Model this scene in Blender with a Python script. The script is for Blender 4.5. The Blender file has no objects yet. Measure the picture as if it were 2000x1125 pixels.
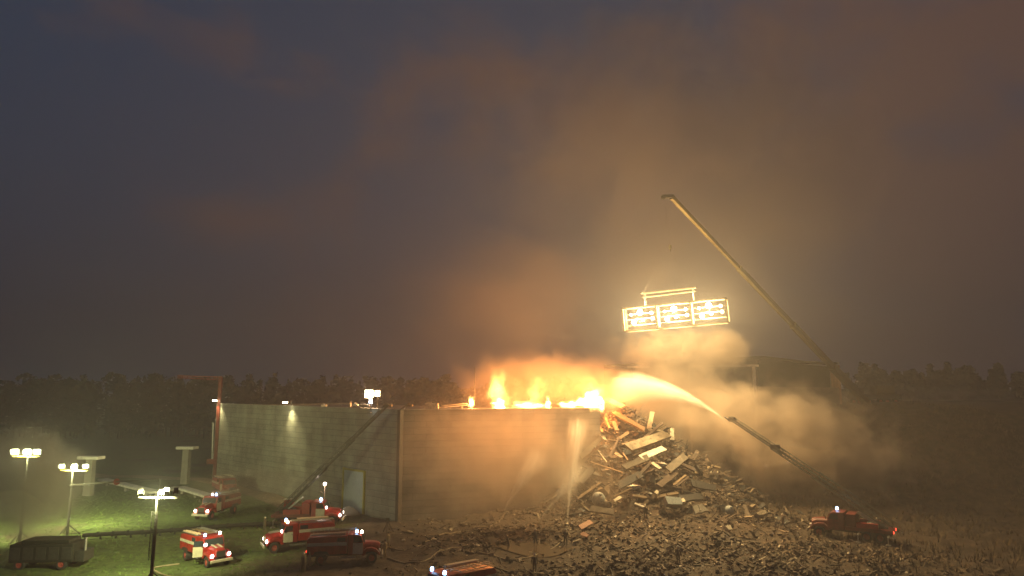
import bpy, math, random
from mathutils import Vector, Matrix, Euler, noise as mnoise
R = math.radians
random.seed(7)
scn = bpy.context.scene
COL = scn.collection

# ------------------------------------------------------------------ camera
W, H = 2000.0, 1125.0
F = 1350.0
CZ = 15.0
PITCH = math.atan(197.5 / F)
cam_d = bpy.data.cameras.new('camera')
cam_d.lens = 36 * F / W
cam_d.sensor_width = 36
cam_d.clip_end = 3000
cam = bpy.data.objects.new('camera', cam_d)
COL.objects.link(cam)
cam.location = (0, 0, CZ)
cam.rotation_euler = (math.pi / 2 + PITCH, 0, 0)
scn.camera = cam

# ------------------------------------------------------------------ render settings
scn.view_settings.view_transform = 'Standard'
scn.view_settings.look = 'None'
scn.view_settings.exposure = 0.6
scn.view_settings.gamma = 1
cy = scn.cycles
cy.max_bounces = 3
cy.diffuse_bounces = 1
cy.glossy_bounces = 1
cy.transmission_bounces = 2
cy.volume_bounces = 1
cy.transparent_max_bounces = 6
cy.sample_clamp_indirect = 2
cy.use_denoising = True
cy.caustics_reflective = False
cy.caustics_refractive = False
cy.volume_step_rate = 1.0
cy.volume_max_steps = 96
cy.use_light_tree = True
cy.use_adaptive_sampling = True
cy.adaptive_threshold = 0.03

# ------------------------------------------------------------------ dusk sky with low cloud
world = bpy.data.worlds.new('World')
scn.world = world
world.use_nodes = True
wt = world.node_tree
for n in list(wt.nodes):
    wt.nodes.remove(n)
def wn(t, **k):
    n = wt.nodes.new(t)
    for a, b in k.items():
        setattr(n, a, b)
    return n
wo = wn('ShaderNodeOutputWorld')
bg = wn('ShaderNodeBackground')
sky = wn('ShaderNodeTexSky', sky_type='NISHITA', sun_disc=False)
sky.sun_elevation = R(-2.5)
sky.sun_rotation = R(250)
sky.air_density = 1.6
sky.dust_density = 3.0
sky.ozone_density = 4.0
tc = wn('ShaderNodeTexCoord')
mp = wn('ShaderNodeMapping')
mp.inputs['Scale'].default_value = (1.0, 1.0, 1.5)
mp.inputs['Rotation'].default_value = (0, R(25), 0)
mp.inputs['Location'].default_value = (.2, 2.9, 1.6)
nz = wn('ShaderNodeTexNoise')
nz.inputs['Scale'].default_value = 3.0
nz.inputs['Detail'].default_value = 6
nz.inputs['Roughness'].default_value = 0.58
nz.inputs['Distortion'].default_value = 0.35
rmp = wn('ShaderNodeValToRGB')
rmp.color_ramp.elements[0].position = 0.45
rmp.color_ramp.elements[0].color = (0, 0, 0, 1)
rmp.color_ramp.elements[1].position = 0.66
rmp.color_ramp.elements[1].color = (1, 1, 1, 1)
SKY_K = 0.08
skym = wn('ShaderNodeVectorMath', operation='SCALE')
skym.inputs['Scale'].default_value = SKY_K
base = wn('ShaderNodeMixRGB', blend_type='ADD')
base.inputs['Fac'].default_value = 1
base.inputs['Color2'].default_value = (0.006, 0.022, 0.045, 1)
mix = wn('ShaderNodeMixRGB')
mix.inputs['Color2'].default_value = (0.060, 0.033, 0.029, 1)
L = wt.links.new
L(tc.outputs['Generated'], mp.inputs['Vector'])
L(mp.outputs['Vector'], nz.inputs['Vector'])
sxyz = wn('ShaderNodeSeparateXYZ')
bias = wn('ShaderNodeMath', operation='MULTIPLY_ADD')
bias.inputs[1].default_value = .22
L(tc.outputs['Generated'], sxyz.inputs[0])
L(sxyz.outputs['X'], bias.inputs[0])
L(nz.outputs['Fac'], bias.inputs[2])
L(bias.outputs[0], rmp.inputs['Fac'])
L(sky.outputs['Color'], skym.inputs[0])
L(skym.outputs['Vector'], base.inputs['Color1'])
L(rmp.outputs['Color'], mix.inputs['Fac'])
L(base.outputs['Color'], mix.inputs['Color1'])
L(mix.outputs['Color'], bg.inputs['Color'])
bg.inputs['Strength'].default_value = 1.0
L(bg.outputs['Background'], wo.inputs['Surface'])

# ------------------------------------------------------------------ helpers: pixels to places
def ray(px, py):
    x = (px - W / 2) / F
    y = (H / 2 - py) / F
    return Vector((x, math.cos(PITCH) - y * math.sin(PITCH), math.sin(PITCH) + y * math.cos(PITCH)))
def P(px, py, d):
    r = ray(px, py)
    return Vector((0, 0, CZ)) + r * (d / r.y)
def sstep(a, b, x):
    t = min(1, max(0, (x - a) / (b - a)))
    return t * t * (3 - 2 * t)
HX, HY = 15.0, 95.0
def heap(x, y):
    dx = x - HX
    dy = y - HY
    rx = 14.5 if dx < 0 else 19.0
    ry = 17.0 if dy < 0 else 12.0
    r = math.hypot(dx / rx, dy / ry)
    h = 12.2 * max(0, 1 - r) ** 1.25
    r2 = math.hypot((x - 17) / 27, (y - 86) / 22)
    h += 1.3 * max(0, 1 - r2)
    return h
def terrain(x, y):
    # low rise of earth on the right with level ground behind it
    k = sstep(26, 52, x - (112 - min(y, 112)) * 0.35) * sstep(84, 116, y)
    z = 12.3 * k
    z += 0.25 * mnoise.noise(Vector((x * .12, y * .12, 0)))
    q = sstep(-20, -8, x) * (1 - sstep(110, 125, y))
    q *= 1 - .75 * (1 - sstep(2.5, 5.5, math.hypot((x - 1.6) * .8, (y - 66.5))))
    z += q * 1.1 * (0.5 * mnoise.noise(Vector((x * .22, y * .22, 3))) + 0.28 * mnoise.noise(Vector((x * .7, y * .7, 5))) + 0.1 * mnoise.noise(Vector((x * 1.9, y * 1.9, 9))))
    z += k * 0.7 * mnoise.noise(Vector((x * .16, y * .16, 7)))
    return z
def ground_z(x, y):
    return terrain(x, y) + heap(x, y)
def G(px, py):
    r = ray(px, py)
    o = Vector((0, 0, CZ))
    t = 20.0
    while t < 600:
        p = o + r * t
        if p.z <= ground_z(p.x, p.y):
            return p
        t += 0.1
    return p
def flat(px, py):
    r = ray(px, py)
    return Vector((0, 0, CZ)) + r * (-CZ / r.z)

# ------------------------------------------------------------------ materials
MATS = {}
def mat(name, color=(.5, .5, .5), rough=.7, metal=0, emit=None, es=0, var=0.0, vscale=4.0, bump=0.0, color2=None, sample=False):
    if name in MATS:
        return MATS[name]
    m = bpy.data.materials.new(name)
    m.use_nodes = True
    t = m.node_tree
    b = t.nodes['Principled BSDF']
    b.inputs['Base Color'].default_value = (*color, 1)
    b.inputs['Roughness'].default_value = rough
    b.inputs['Metallic'].default_value = metal
    if var or color2:
        tcn = t.nodes.new('ShaderNodeTexCoord')
        n = t.nodes.new('ShaderNodeTexNoise')
        n.inputs['Scale'].default_value = vscale
        n.inputs['Detail'].default_value = 7
        n.inputs['Roughness'].default_value = .65
        rp = t.nodes.new('ShaderNodeValToRGB')
        c2 = color2 or tuple(c * (1 - var) for c in color)
        rp.color_ramp.elements[0].position = .38
        rp.color_ramp.elements[1].position = .62
        rp.color_ramp.elements[0].color = (*c2, 1)
        rp.color_ramp.elements[1].color = (*color, 1)
        t.links.new(tcn.outputs['Object'], n.inputs['Vector'])
        t.links.new(n.outputs['Fac'], rp.inputs['Fac'])
        t.links.new(rp.outputs['Color'], b.inputs['Base Color'])
        if bump:
            bp = t.nodes.new('ShaderNodeBump')
            bp.inputs['Strength'].default_value = bump
            bp.inputs['Distance'].default_value = .1
            t.links.new(n.outputs['Fac'], bp.inputs['Height'])
            t.links.new(bp.outputs['Normal'], b.inputs['Normal'])
    if emit:
        b.inputs['Emission Color'].default_value = (*emit, 1)
        b.inputs['Emission Strength'].default_value = es
        if not sample:
            m.cycles.emission_sampling = 'NONE'
    MATS[name] = m
    return m
RED = mat('fire_red_paint', (.33, .025, .018), .38, var=.4, vscale=1.6)
DRED = mat('worn_and_shaded_red', (.16, .025, .015), .5, var=.45, vscale=2)  # worn red; its dark tone also stands for shade on the right engine
CREAM = mat('cream_paint', (.50, .46, .36), .45, var=.2, vscale=2)
WHITE = mat('white_paint', (.75, .75, .72), .5, var=.15)
TYRE = mat('black_rubber', (.025, .025, .025), .85)
RIM = mat('rim_paint', (.28, .05, .04), .5)
GLASS = mat('dark_window_glass', (.03, .04, .05), .08)
CHAS = mat('chassis_black', (.03, .03, .03), .6)
STEEL = mat('galvanised_steel', (.42, .42, .40), .45, .7, var=.25)
DSTEEL = mat('dark_steel', (.07, .07, .065), .5, .4, var=.3)
GSTEEL = mat('green_grey_boom_paint', (.075, .095, .09), .5, .2, var=.3)
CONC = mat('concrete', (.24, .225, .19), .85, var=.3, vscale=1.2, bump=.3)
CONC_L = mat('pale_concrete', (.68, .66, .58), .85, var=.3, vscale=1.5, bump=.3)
WOOD = mat('raw_timber', (.22, .155, .09), .8, var=.35, vscale=3)
DWOOD = mat('charred_timber', (.10, .07, .05), .85, var=.5, vscale=3)
BROKEN = mat('broken_render', (.30, .25, .18), .85, var=.5, vscale=1.6, bump=.5)
GREYB = mat('grey_tank_paint', (.25, .29, .30), .5, var=.3)
LAMP_Y = mat('floodlight_lens_green_white', (.9, .9, .8), .4, emit=(.92, 1, .62), es=26)
LAMP_W = mat('floodlight_lens_warm', (.9, .85, .7), .4, emit=(1, .80, .42), es=16)
LAMP_H = mat('headlight_lens', (.9, .85, .8), .3, emit=(1, .80, .66), es=9)
LAMP_R = mat('tail_lamp_lens', (.8, .05, .03), .3, emit=(1, .06, .03), es=3.0)
LAMP_B = mat('blue_beacon_lens', (.3, .5, .9), .3, emit=(.32, .6, 1), es=11)
LAMP_A = mat('amber_beacon_lens', (.9, .5, .1), .3, emit=(1, .45, .04), es=6)
LAMP_O = mat('roof_flood_lens', (.9, .8, .6), .4, emit=(1, .66, .33), es=20)
COAT = mat('firefighter_coat', (.13, .11, .08), .85, var=.4)
TAN = mat('tan_coat', (.40, .32, .18), .85, var=.3)
SKIN = mat('skin', (.45, .28, .2), .6)
HELM = mat('helmet_paint', (.55, .52, .42), .4)
DARK = mat('dark_trousers', (.04, .04, .045), .85)

# ------------------------------------------------------------------ mesh builder
class MB:
    def __init__(s):
        s.v = []
        s.f = []
    def add(s, vs, fs):
        o = len(s.v)
        s.v += [Vector(v) for v in vs]
        s.f += [tuple(i + o for i in f) for f in fs]
        return s
    def box(s, c, size, rot=None, taper=1.0):
        hx, hy, hz = size[0] / 2, size[1] / 2, size[2] / 2
        vs = []
        for z in (-1, 1):
            k = taper if z > 0 else 1
            for x, y in ((-1, -1), (1, -1), (1, 1), (-1, 1)):
                v = Vector((x * hx * k, y * hy * k, z * hz))
                if rot is not None:
                    v = rot @ v
                vs.append(v + Vector(c))
        return s.add(vs, [(3, 2, 1, 0), (4, 5, 6, 7), (0, 1, 5, 4), (1, 2, 6, 5), (2, 3, 7, 6), (3, 0, 4, 7)])
    def bar(s, a, b, w, h=None, up=Vector((0, 0, 1))):
        a, b = Vector(a), Vector(b)
        h = h or w
        d = (b - a)
        ln = d.length
        d.normalize()
        sd = d.cross(up)
        if sd.length < 1e-3:
            sd = d.cross(Vector((0, 1, 0)))
        sd.normalize()
        u = sd.cross(d)
        m = Matrix((d, sd, u)).transposed()
        return s.box((a + b) / 2, (ln, w, h), m)
    def tube(s, a, b, r, r2=None, n=8):
        a, b = Vector(a), Vector(b)
        r2 = r if r2 is None else r2
        d = (b - a).normalized()
        sd = d.cross(Vector((0, 0, 1)))
        if sd.length < 1e-3:
            sd = Vector((1, 0, 0))
        sd.normalize()
        u = sd.cross(d)
        vs = []
        for p, rr in ((a, r), (b, r2)):
            for i in range(n):
                t = 2 * math.pi * i / n
                vs.append(p + sd * math.cos(t) * rr + u * math.sin(t) * rr)
        fs = [(i, (i + 1) % n, n + (i + 1) % n, n + i) for i in range(n)]
        fs += [tuple(range(n - 1, -1, -1)), tuple(range(n, 2 * n))]
        return s.add(vs, fs)
    def lathe(s, prof, c=(0, 0, 0), axis='Z', n=20):
        vs, fs = [], []
        for i in range(n):
            t = 2 * math.pi * i / n
            for r, z in prof:
                p = (r * math.cos(t), r * math.sin(t), z)
                if axis == 'Y':
                    p = (p[0], p[2], p[1])
                elif axis == 'X':
                    p = (p[2], p[0], p[1])
                vs.append(Vector(p) + Vector(c))
        k = len(prof)
        for i in range(n):
            j = (i + 1) % n
            for q in range(k - 1):
                fs.append((i * k + q, j * k + q, j * k + q + 1, i * k + q + 1))
        return s.add(vs, fs)
    def prism(s, prof, y0, y1):            # side outline (x,z) swept along y
        n = len(prof)
        vs = [(x, y0, z) for x, z in prof] + [(x, y1, z) for x, z in prof]
        fs = [(i, (i + 1) % n, n + (i + 1) % n, n + i) for i in range(n)]
        fs += [tuple(range(n - 1, -1, -1)), tuple(range(n, 2 * n))]
        return s.add(vs, fs)
    def plate(s, pts, t):                  # polygon given some thickness
        pts = [Vector(p) for p in pts]
        nrm = (pts[1] - pts[0]).cross(pts[2] - pts[0]).normalized()
        n = len(pts)
        vs = pts + [p + nrm * t for p in pts]
        fs = [(i, (i + 1) % n, n + (i + 1) % n, n + i) for i in range(n)]
        fs += [tuple(range(n - 1, -1, -1)), tuple(range(n, 2 * n))]
        return s.add(vs, fs)
    def build(s, name, m, parent=None, bevel=0, smooth=False, origin=None):
        me = bpy.data.meshes.new(name)
        o = Vector(origin) if origin is not None else None
        me.from_pydata([tuple(v - o) if o is not None else tuple(v) for v in s.v], [], s.f)
        me.materials.append(m)
        me.update()
        import bmesh
        bm = bmesh.new()
        bm.from_mesh(me)
        bmesh.ops.recalc_face_normals(bm, faces=bm.faces)
        bm.to_mesh(me)
        bm.free()
        if smooth:
            for p in me.polygons:
                p.use_smooth = True
        ob = bpy.data.objects.new(name, me)
        if o is not None:
            ob.location = o
        COL.objects.link(ob)
        if parent is not None:
            ob.parent = parent
        if bevel:
            b = ob.modifiers.new('bevel', 'BEVEL')
            b.width = bevel
            b.segments = 2
            b.limit_method = 'ANGLE'
        return ob
def tag(o, label=None, cat=None, group=None, kind=None):
    if label:
        o['label'] = label
    if cat:
        o['category'] = cat
    if group:
        o['group'] = group
    if kind:
        o['kind'] = kind
    return o
def empty(name, loc, rz, label, cat, group=None):
    o = bpy.data.objects.new(name, None)
    o.empty_display_size = .3
    COL.objects.link(o)
    o.location = loc
    o.rotation_euler = (0, 0, rz)
    return tag(o, label, cat, group)
def light(name, kind, loc, power, color, parent=None, size=.5, target=None, spot=None, blend=.4):
    l = bpy.data.lights.new(name, kind)
    l.energy = power
    l.color = color
    if kind == 'AREA':
        l.size = size
    else:
        l.shadow_soft_size = size
    if kind == 'SPOT':
        l.spot_size = R(spot or 90)
        l.spot_blend = blend
    o = bpy.data.objects.new(name, l)
    COL.objects.link(o)
    o.location = loc
    if target is not None:
        o.rotation_euler = (Vector(target) - Vector(loc)).to_track_quat('-Z', 'Y').to_euler()
    if parent is not None:
        o.parent = parent
        o.matrix_parent_inverse = Matrix.Translation(-Vector(parent.location)) if not any(parent.rotation_euler) else parent_inv(parent)
    return o
def parent_inv(p):
    return (Matrix.Translation(p.location) @ p.rotation_euler.to_matrix().to_4x4()).inverted()
def to_local(p, v):
    return parent_inv(p) @ Vector(v)

# ------------------------------------------------------------------ ground
def axis(ranges):
    out = []
    for a, b, s in ranges:
        x = a
        while x < b - 1e-6:
            out.append(x)
            x += s
    out.append(ranges[-1][1])
    return out
xs = axis([(-900, -200, 50), (-200, -70, 6), (-70, -20, 1.5), (-20, 50, .6), (50, 90, 1.5), (90, 240, 6), (240, 900, 50)])
ys = axis([(-60, 30, 10), (30, 44, 2), (44, 112, .6), (112, 150, 2), (150, 300, 10), (300, 1200, 75)])
gm = MB()
gm.v = [Vector((x, y, ground_z(x, y))) for y in ys for x in xs]
nx = len(xs)
gm.f = [(j * nx + i, j * nx + i + 1, (j + 1) * nx + i + 1, (j + 1) * nx + i) for j in range(len(ys) - 1) for i in range(nx - 1)]
GM = bpy.data.materials.new('churned_earth_and_grass')
GM.use_nodes = True
t = GM.node_tree
b = t.nodes['Principled BSDF']
b.inputs['Roughness'].default_value = .9
tcn = t.nodes.new('ShaderNodeTexCoord')
def noise_node(sc, det=8, rough=.6):
    n = t.nodes.new('ShaderNodeTexNoise')
    n.inputs['Scale'].default_value = sc
    n.inputs['Detail'].default_value = det
    n.inputs['Roughness'].default_value = rough
    t.links.new(tcn.outputs['Object'], n.inputs['Vector'])
    return n
def ramp(src, p0, c0, p1, c1):
    r_ = t.nodes.new('ShaderNodeValToRGB')
    r_.color_ramp.elements[0].position = p0
    r_.color_ramp.elements[0].color = (*c0, 1)
    r_.color_ramp.elements[1].position = p1
    r_.color_ramp.elements[1].color = (*c1, 1)
    t.links.new(src, r_.inputs['Fac'])
    return r_
earth = ramp(noise_node(.9, 10, .72).outputs['Fac'], .36, (.014, .010, .006), .68, (.10, .068, .042))
grass = ramp(noise_node(1.3, 8, .7).outputs['Fac'], .35, (.030, .048, .010), .68, (.115, .16, .042))
sep = t.nodes.new('ShaderNodeSeparateXYZ')
t.links.new(tcn.outputs['Object'], sep.inputs[0])
mx = t.nodes.new('ShaderNodeMapRange')           # meadow lies left of x = -15
mx.inputs['From Min'].default_value = -17
mx.inputs['From Max'].default_value = -24
t.links.new(sep.outputs['X'], mx.inputs['Value'])
gr = ramp(noise_node(.075, 5, .6).outputs['Fac'], .34, (0, 0, 0), .45, (1, 1, 1))
mul = t.nodes.new('ShaderNodeMath')
mul.operation = 'MULTIPLY'
t.links.new(mx.outputs[0], mul.inputs[0])
t.links.new(gr.outputs['Color'], mul.inputs[1])
mixn = t.nodes.new('ShaderNodeMixRGB')
t.links.new(mul.outputs[0], mixn.inputs['Fac'])
t.links.new(earth.outputs['Color'], mixn.inputs['Color1'])
t.links.new(grass.outputs['Color'], mixn.inputs['Color2'])
t.links.new(mixn.outputs['Color'], b.inputs['Base Color'])
bp = t.nodes.new('ShaderNodeBump')
bp.inputs['Strength'].default_value = .9
bp.inputs['Distance'].default_value = .16
t.links.new(noise_node(1.8, 10, .7).outputs['Fac'], bp.inputs['Height'])
t.links.new(bp.outputs['Normal'], b.inputs['Normal'])
tag(gm.build('ground', GM, smooth=True), kind='structure')

# pale dirt track beyond the meadow
PATH = mat('dirt_track', (.26, .19, .12), .9, var=.4, vscale=.8, bump=.3)
pm = MB()
trk = [flat(60, 922), flat(180, 928), flat(300, 933), flat(400, 938), flat(480, 955), flat(560, 985), flat(640, 1012)]
for a, bb in zip(trk[:-1], trk[1:]):
    for p, q, w0 in ((a, bb, 1.7),):
        d = (q - p).normalized()
        sd = Vector((-d.y, d.x, 0)) * w0
        n = 6
        for i in range(n):
            u0, u1 = p.lerp(q, i / n), p.lerp(q, (i + 1) / n)
            pm.add([(v.x, v.y, ground_z(v.x, v.y) + .05) for v in (u0 - sd, u1 - sd, u1 + sd, u0 + sd)], [(0, 1, 2, 3)])
tag(pm.build('path', PATH), kind='structure')

# ------------------------------------------------------------------ forest belt far behind
LEAF = mat('dark_conifer_foliage', (.040, .052, .016), .9, var=.5, vscale=.6)
def forest(rows, seed):
    rnd = random.Random(seed)
    m = MB()
    for (x0, x1, y0, y1, n, h0, h1) in rows:
        for k in range(n):
            x = x0 + (x1 - x0) * (k + rnd.random()) / n
            y = rnd.uniform(y0, y1)
            h = rnd.uniform(h0, h1)
            z0 = terrain(x, y) - .3
            rad = h * rnd.uniform(.16, .26)
            m.tube((x, y, z0), (x, y, z0 + h * .9), .25, .05, 5)
            q = 0
            pine = rnd.random() < .6
            for _ in range(180):
                f = rnd.random() ** .8
                zz = z0 + h * (.12 + .88 * f)
                rr = rad * ((1 - f) ** .75 + .06) if pine else rad * 1.25 * math.sin(math.pi * min(1, .15 + .8 * f)) ** .7
                a = rnd.uniform(0, 6.283)
                r = rr * rnd.uniform(.3, 1.05)
                c = Vector((x + math.cos(a) * r, y + math.sin(a) * r, zz))
                s = rnd.uniform(.6, 1.4) * (1 if not pine else .85)
                d1 = Vector((rnd.uniform(-1, 1), rnd.uniform(-1, 1), rnd.uniform(-.7, .4))).normalized() * s
                d2 = Vector((rnd.uniform(-1, 1), rnd.uniform(-1, 1), rnd.uniform(-.4, .9))).normalized() * s
                m.add([c - d1, c + d2 * .8, c + d1, c - d2 * .6], [(0, 1, 2, 3)])
    return m
fm = forest([(-290, -20, 215, 225, 130, 15, 18.5), (-290, -20, 228, 245, 120, 17, 20.5), (-40, 24, 200, 240, 40, 15, 19),
             (97, 225, 190, 200, 80, 5, 8), (104, 240, 203, 225, 80, 7, 11)], 3)
me_f = fm.build('forest', LEAF)
tag(me_f, 'dark belt of conifers running along the horizon behind the buildings', 'forest', kind='stuff')

# ------------------------------------------------------------------ the long wall and its hall
def wall_mat(name, c1, c2, mort, sc=.5):
    m = bpy.data.materials.new(name)
    m.use_nodes = True
    t = m.node_tree
    b = t.nodes['Principled BSDF']
    b.inputs['Roughness'].default_value = .8
    uv = t.nodes.new('ShaderNodeTexCoord')
    br = t.nodes.new('ShaderNodeTexBrick')
    br.inputs['Scale'].default_value = 1
    br.inputs['Brick Width'].default_value = 3.0
    br.inputs['Row Height'].default_value = .75
    br.inputs['Mortar Size'].default_value = .035
    br.inputs['Mortar Smooth'].default_value = .4
    br.inputs['Color1'].default_value = (*c1, 1)
    br.inputs['Color2'].default_value = (*c2, 1)
    br.inputs['Mortar'].default_value = (*mort, 1)
    mpn = t.nodes.new('ShaderNodeMapping')
    mpn.inputs['Rotation'].default_value = (R(90), 0, 0)
    t.links.new(uv.outputs['Object'], mpn.inputs['Vector'])
    t.links.new(mpn.outputs['Vector'], br.inputs['Vector'])
    n = t.nodes.new('ShaderNodeTexNoise')
    n.inputs['Scale'].default_value = sc
    n.inputs['Detail'].default_value = 8
    t.links.new(uv.outputs['Object'], n.inputs['Vector'])
    mxx = t.nodes.new('ShaderNodeMixRGB')
    mxx.blend_type = 'MULTIPLY'
    mxx.inputs['Fac'].default_value = .75
    rp = t.nodes.new('ShaderNodeValToRGB')
    rp.color_ramp.elements[0].position = .3
    rp.color_ramp.elements[0].color = (.45, .45, .45, 1)
    rp.color_ramp.elements[1].position = .7
    t.links.new(n.outputs['Fac'], rp.inputs['Fac'])
    t.links.new(br.outputs['Color'], mxx.inputs['Color1'])
    t.links.new(rp.outputs['Color'], mxx.inputs['Color2'])
    st = t.nodes.new('ShaderNodeTexNoise')
    st.inputs['Scale'].default_value = 1.0
    st.inputs['Detail'].default_value = 6
    ms = t.nodes.new('ShaderNodeMapping')
    ms.inputs['Scale'].default_value = (.45, .45, .09)
    t.links.new(uv.outputs['Object'], ms.inputs['Vector'])
    t.links.new(ms.outputs['Vector'], st.inputs['Vector'])
    sr = t.nodes.new('ShaderNodeValToRGB')
    sr.color_ramp.elements[0].position = .40
    sr.color_ramp.elements[0].color = (.78, .75, .72, 1)
    sr.color_ramp.elements[1].position = .58
    t.links.new(st.outputs['Fac'], sr.inputs['Fac'])
    m2 = t.nodes.new('ShaderNodeMixRGB')
    m2.blend_type = 'MULTIPLY'
    m2.inputs['Fac'].default_value = .8
    t.links.new(mxx.outputs['Color'], m2.inputs['Color1'])
    t.links.new(sr.outputs['Color'], m2.inputs['Color2'])
    t.links.new(m2.outputs['Color'], b.inputs['Base Color'])
    bp = t.nodes.new('ShaderNodeBump')
    bp.inputs['Strength'].default_value = .5
    bp.inputs['Distance'].default_value = .04
    bp.invert = True
    t.links.new(br.outputs['Fac'], bp.inputs['Height'])
    t.links.new(bp.outputs['Normal'], b.inputs['Normal'])
    return m
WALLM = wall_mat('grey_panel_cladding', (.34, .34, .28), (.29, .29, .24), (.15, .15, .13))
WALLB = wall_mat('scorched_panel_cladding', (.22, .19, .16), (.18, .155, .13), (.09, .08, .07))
ROOFM = mat('roof_felt', (.30, .25, .19), .8, var=.4, vscale=.7, bump=.3)
WT = 12.55
A = P(423, 787, 118)
A.z = 0
B = P(784, 800, 82)
B.z = 0
C = P(1172, 797, 90)
C.z = 0
ang1 = math.atan2(B.y - A.y, B.x - A.x)
ang2 = math.atan2(C.y - B.y, C.x - B.x)
hall = empty('film_set_hall', A, ang1, 'long windowless hall clad in grey panels, flat roof burning at its right end', 'building')
L1 = (B - A).length
def wall_part(name, ln, m, loc, rz, z1=WT, th=.5):
    mb = MB().box((ln / 2, th / 2, z1 / 2 - .5), (ln, th, z1 + 1))
    o = mb.build(name, m, None)
    o.parent = hall
    loc_l = to_local(hall, loc)
    o.location = loc_l
    o.rotation_euler = (0, 0, rz - ang1)
    return o
wall_part('wall', L1, WALLM, A, ang1)
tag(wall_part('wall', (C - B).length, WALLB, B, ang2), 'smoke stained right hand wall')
# corner trim
cl = to_local(hall, B)
MB().box((cl.x, cl.y - .1, WT / 2), (.55, .5, WT + .1)).build('corner_trim', mat('corner_trim_paint', (.09, .07, .055), .7, var=.3), hall)
# end wall, rear wall, roof
MB().box((.25, 13, WT / 2 - .1), (.5, 25, WT - .2)).build('end_wall', WALLM, hall)
rp_pts = [to_local(hall, p) for p in (A + Vector((.6, .8, 0)), B + Vector((0, .8, 0)), C + Vector((0, 1, 0)), C + Vector((-6, 24, 0)), B + Vector((6, 34, 0)), A + Vector((18, 20, 0)))]
MB().plate([(p.x, p.y, WT - .75) for p in rp_pts], .3).build('roof', ROOFM, hall)
# parapet cap
MB().box((L1 / 2, .25, WT + .06), (L1 + .1, .62, .12)).build('coping', mat('coping_metal', (.30, .28, .25), .6, .3, var=.3), hall)
cp = MB().box(((C - B).length / 2, .25, WT + .06), ((C - B).length, .62, .12)).build('coping', MATS['coping_metal'], hall)
cp.location = to_local(hall, B)
cp.rotation_euler = (0, 0, ang2 - ang1)
# door
def on_wall(px):
    r = ray(px, 800)
    den = (B - A)
    tt = (A.y * r.x - A.x * r.y) / (den.x * r.y - den.y * r.x)
    return tt * L1
d0, d1 = on_wall(678), on_wall(716)
dh = 4.9
MB().box(((d0 + d1) / 2, -.06, dh / 2), (d1 - d0, .12, dh)).build('door', mat('pale_blue_grey_door', (.36, .42, .42), .6, var=.15), hall)
YEL = mat('yellow_frame_paint', (.36, .33, .06), .6, var=.3)
fr = MB()
fr.box((d0 - .12, -.1, dh / 2 + .1), (.24, .24, dh + .4))
fr.box((d1 + .12, -.1, dh / 2 + .1), (.24, .24, dh + .2))
fr.box(((d0 + d1) / 2, -.1, dh + .12), (d1 - d0, .23, .2))
fr.build('door_frame', YEL, hall)

# gantry: red post with a cantilever arm at the hall's far corner
gp = P(420, 925, 117)
gz0 = ground_z(gp.x, gp.y)
gant = empty('red_gantry', (gp.x, gp.y, gz0), 0, 'red steel gantry post with horizontal arm behind the far left corner of the hall', 'gantry')
gtop = P(428, 737, 121).z - gz0
MB().bar((0, 0, 0), (0, 0, gtop), .5).box((-.6, 0, 3.2), (1.6, .6, .8)).build('post', DRED, gant)
ag = MB()
armx = P(368, 737, 121).x - gp.x
ag.bar((.2, 0, gtop), (armx, 0, gtop + .2), .18).bar((.2, 0, gtop - .5), (armx, 0, gtop - .1), .14)
for i in range(8):
    x = armx * i / 8
    ag.bar((x, 0, gtop + .1), (armx * (i + .5) / 8, 0, gtop - .4), .08)
ag.build('arm', DRED, gant)
MB().bar((-.55, -.1, 3.4), (-.75, -.1, 9.5), .22).build('pipe', STEEL, gant)

# concrete T pillars
def tpillar(pxl, pyb, d_top, w, label):
    g = G(pxl, pyb)
    h = P(pxl, d_top, g.y).z - g.z
    e = empty('t_shaped_pillar', g, R(-8), label, 'pillar', 'T shaped concrete pillars in the meadow')
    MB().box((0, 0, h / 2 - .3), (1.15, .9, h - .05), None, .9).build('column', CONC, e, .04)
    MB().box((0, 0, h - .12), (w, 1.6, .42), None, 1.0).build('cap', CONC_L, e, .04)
tpillar(361, 945, 873, 3.0, 'T shaped concrete pillar with pale cap, left of the grey hall and clear of the smoke')
tpillar(172, 968, 892, 3.2, 'T shaped concrete pillar dimmed by smoke, right of the leftmost mast lights')

# low raised walkway
wk = empty('raised_walkway', flat(300, 975), 0, 'low pale concrete walkway on short legs, bending through the lit meadow', 'walkway')
o0 = wk.location
segs = [((200, 946), (302, 972)), ((302, 972), (350, 962)), ((350, 962), (420, 984))]
for (a, b2) in segs:
    p, q = flat(*a), flat(*b2)
    p.z = q.z = .75
    mb = MB().bar(p - o0, q - o0, 1.5, .28)
    mb.build('deck', CONC_L, wk, .03)
    for f in (.12, .5, .88):
        c = p.lerp(q, f) - o0
        MB().box((c.x, c.y, .15), (.35, .9, 1.0)).build('leg', CONC, wk)

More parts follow.
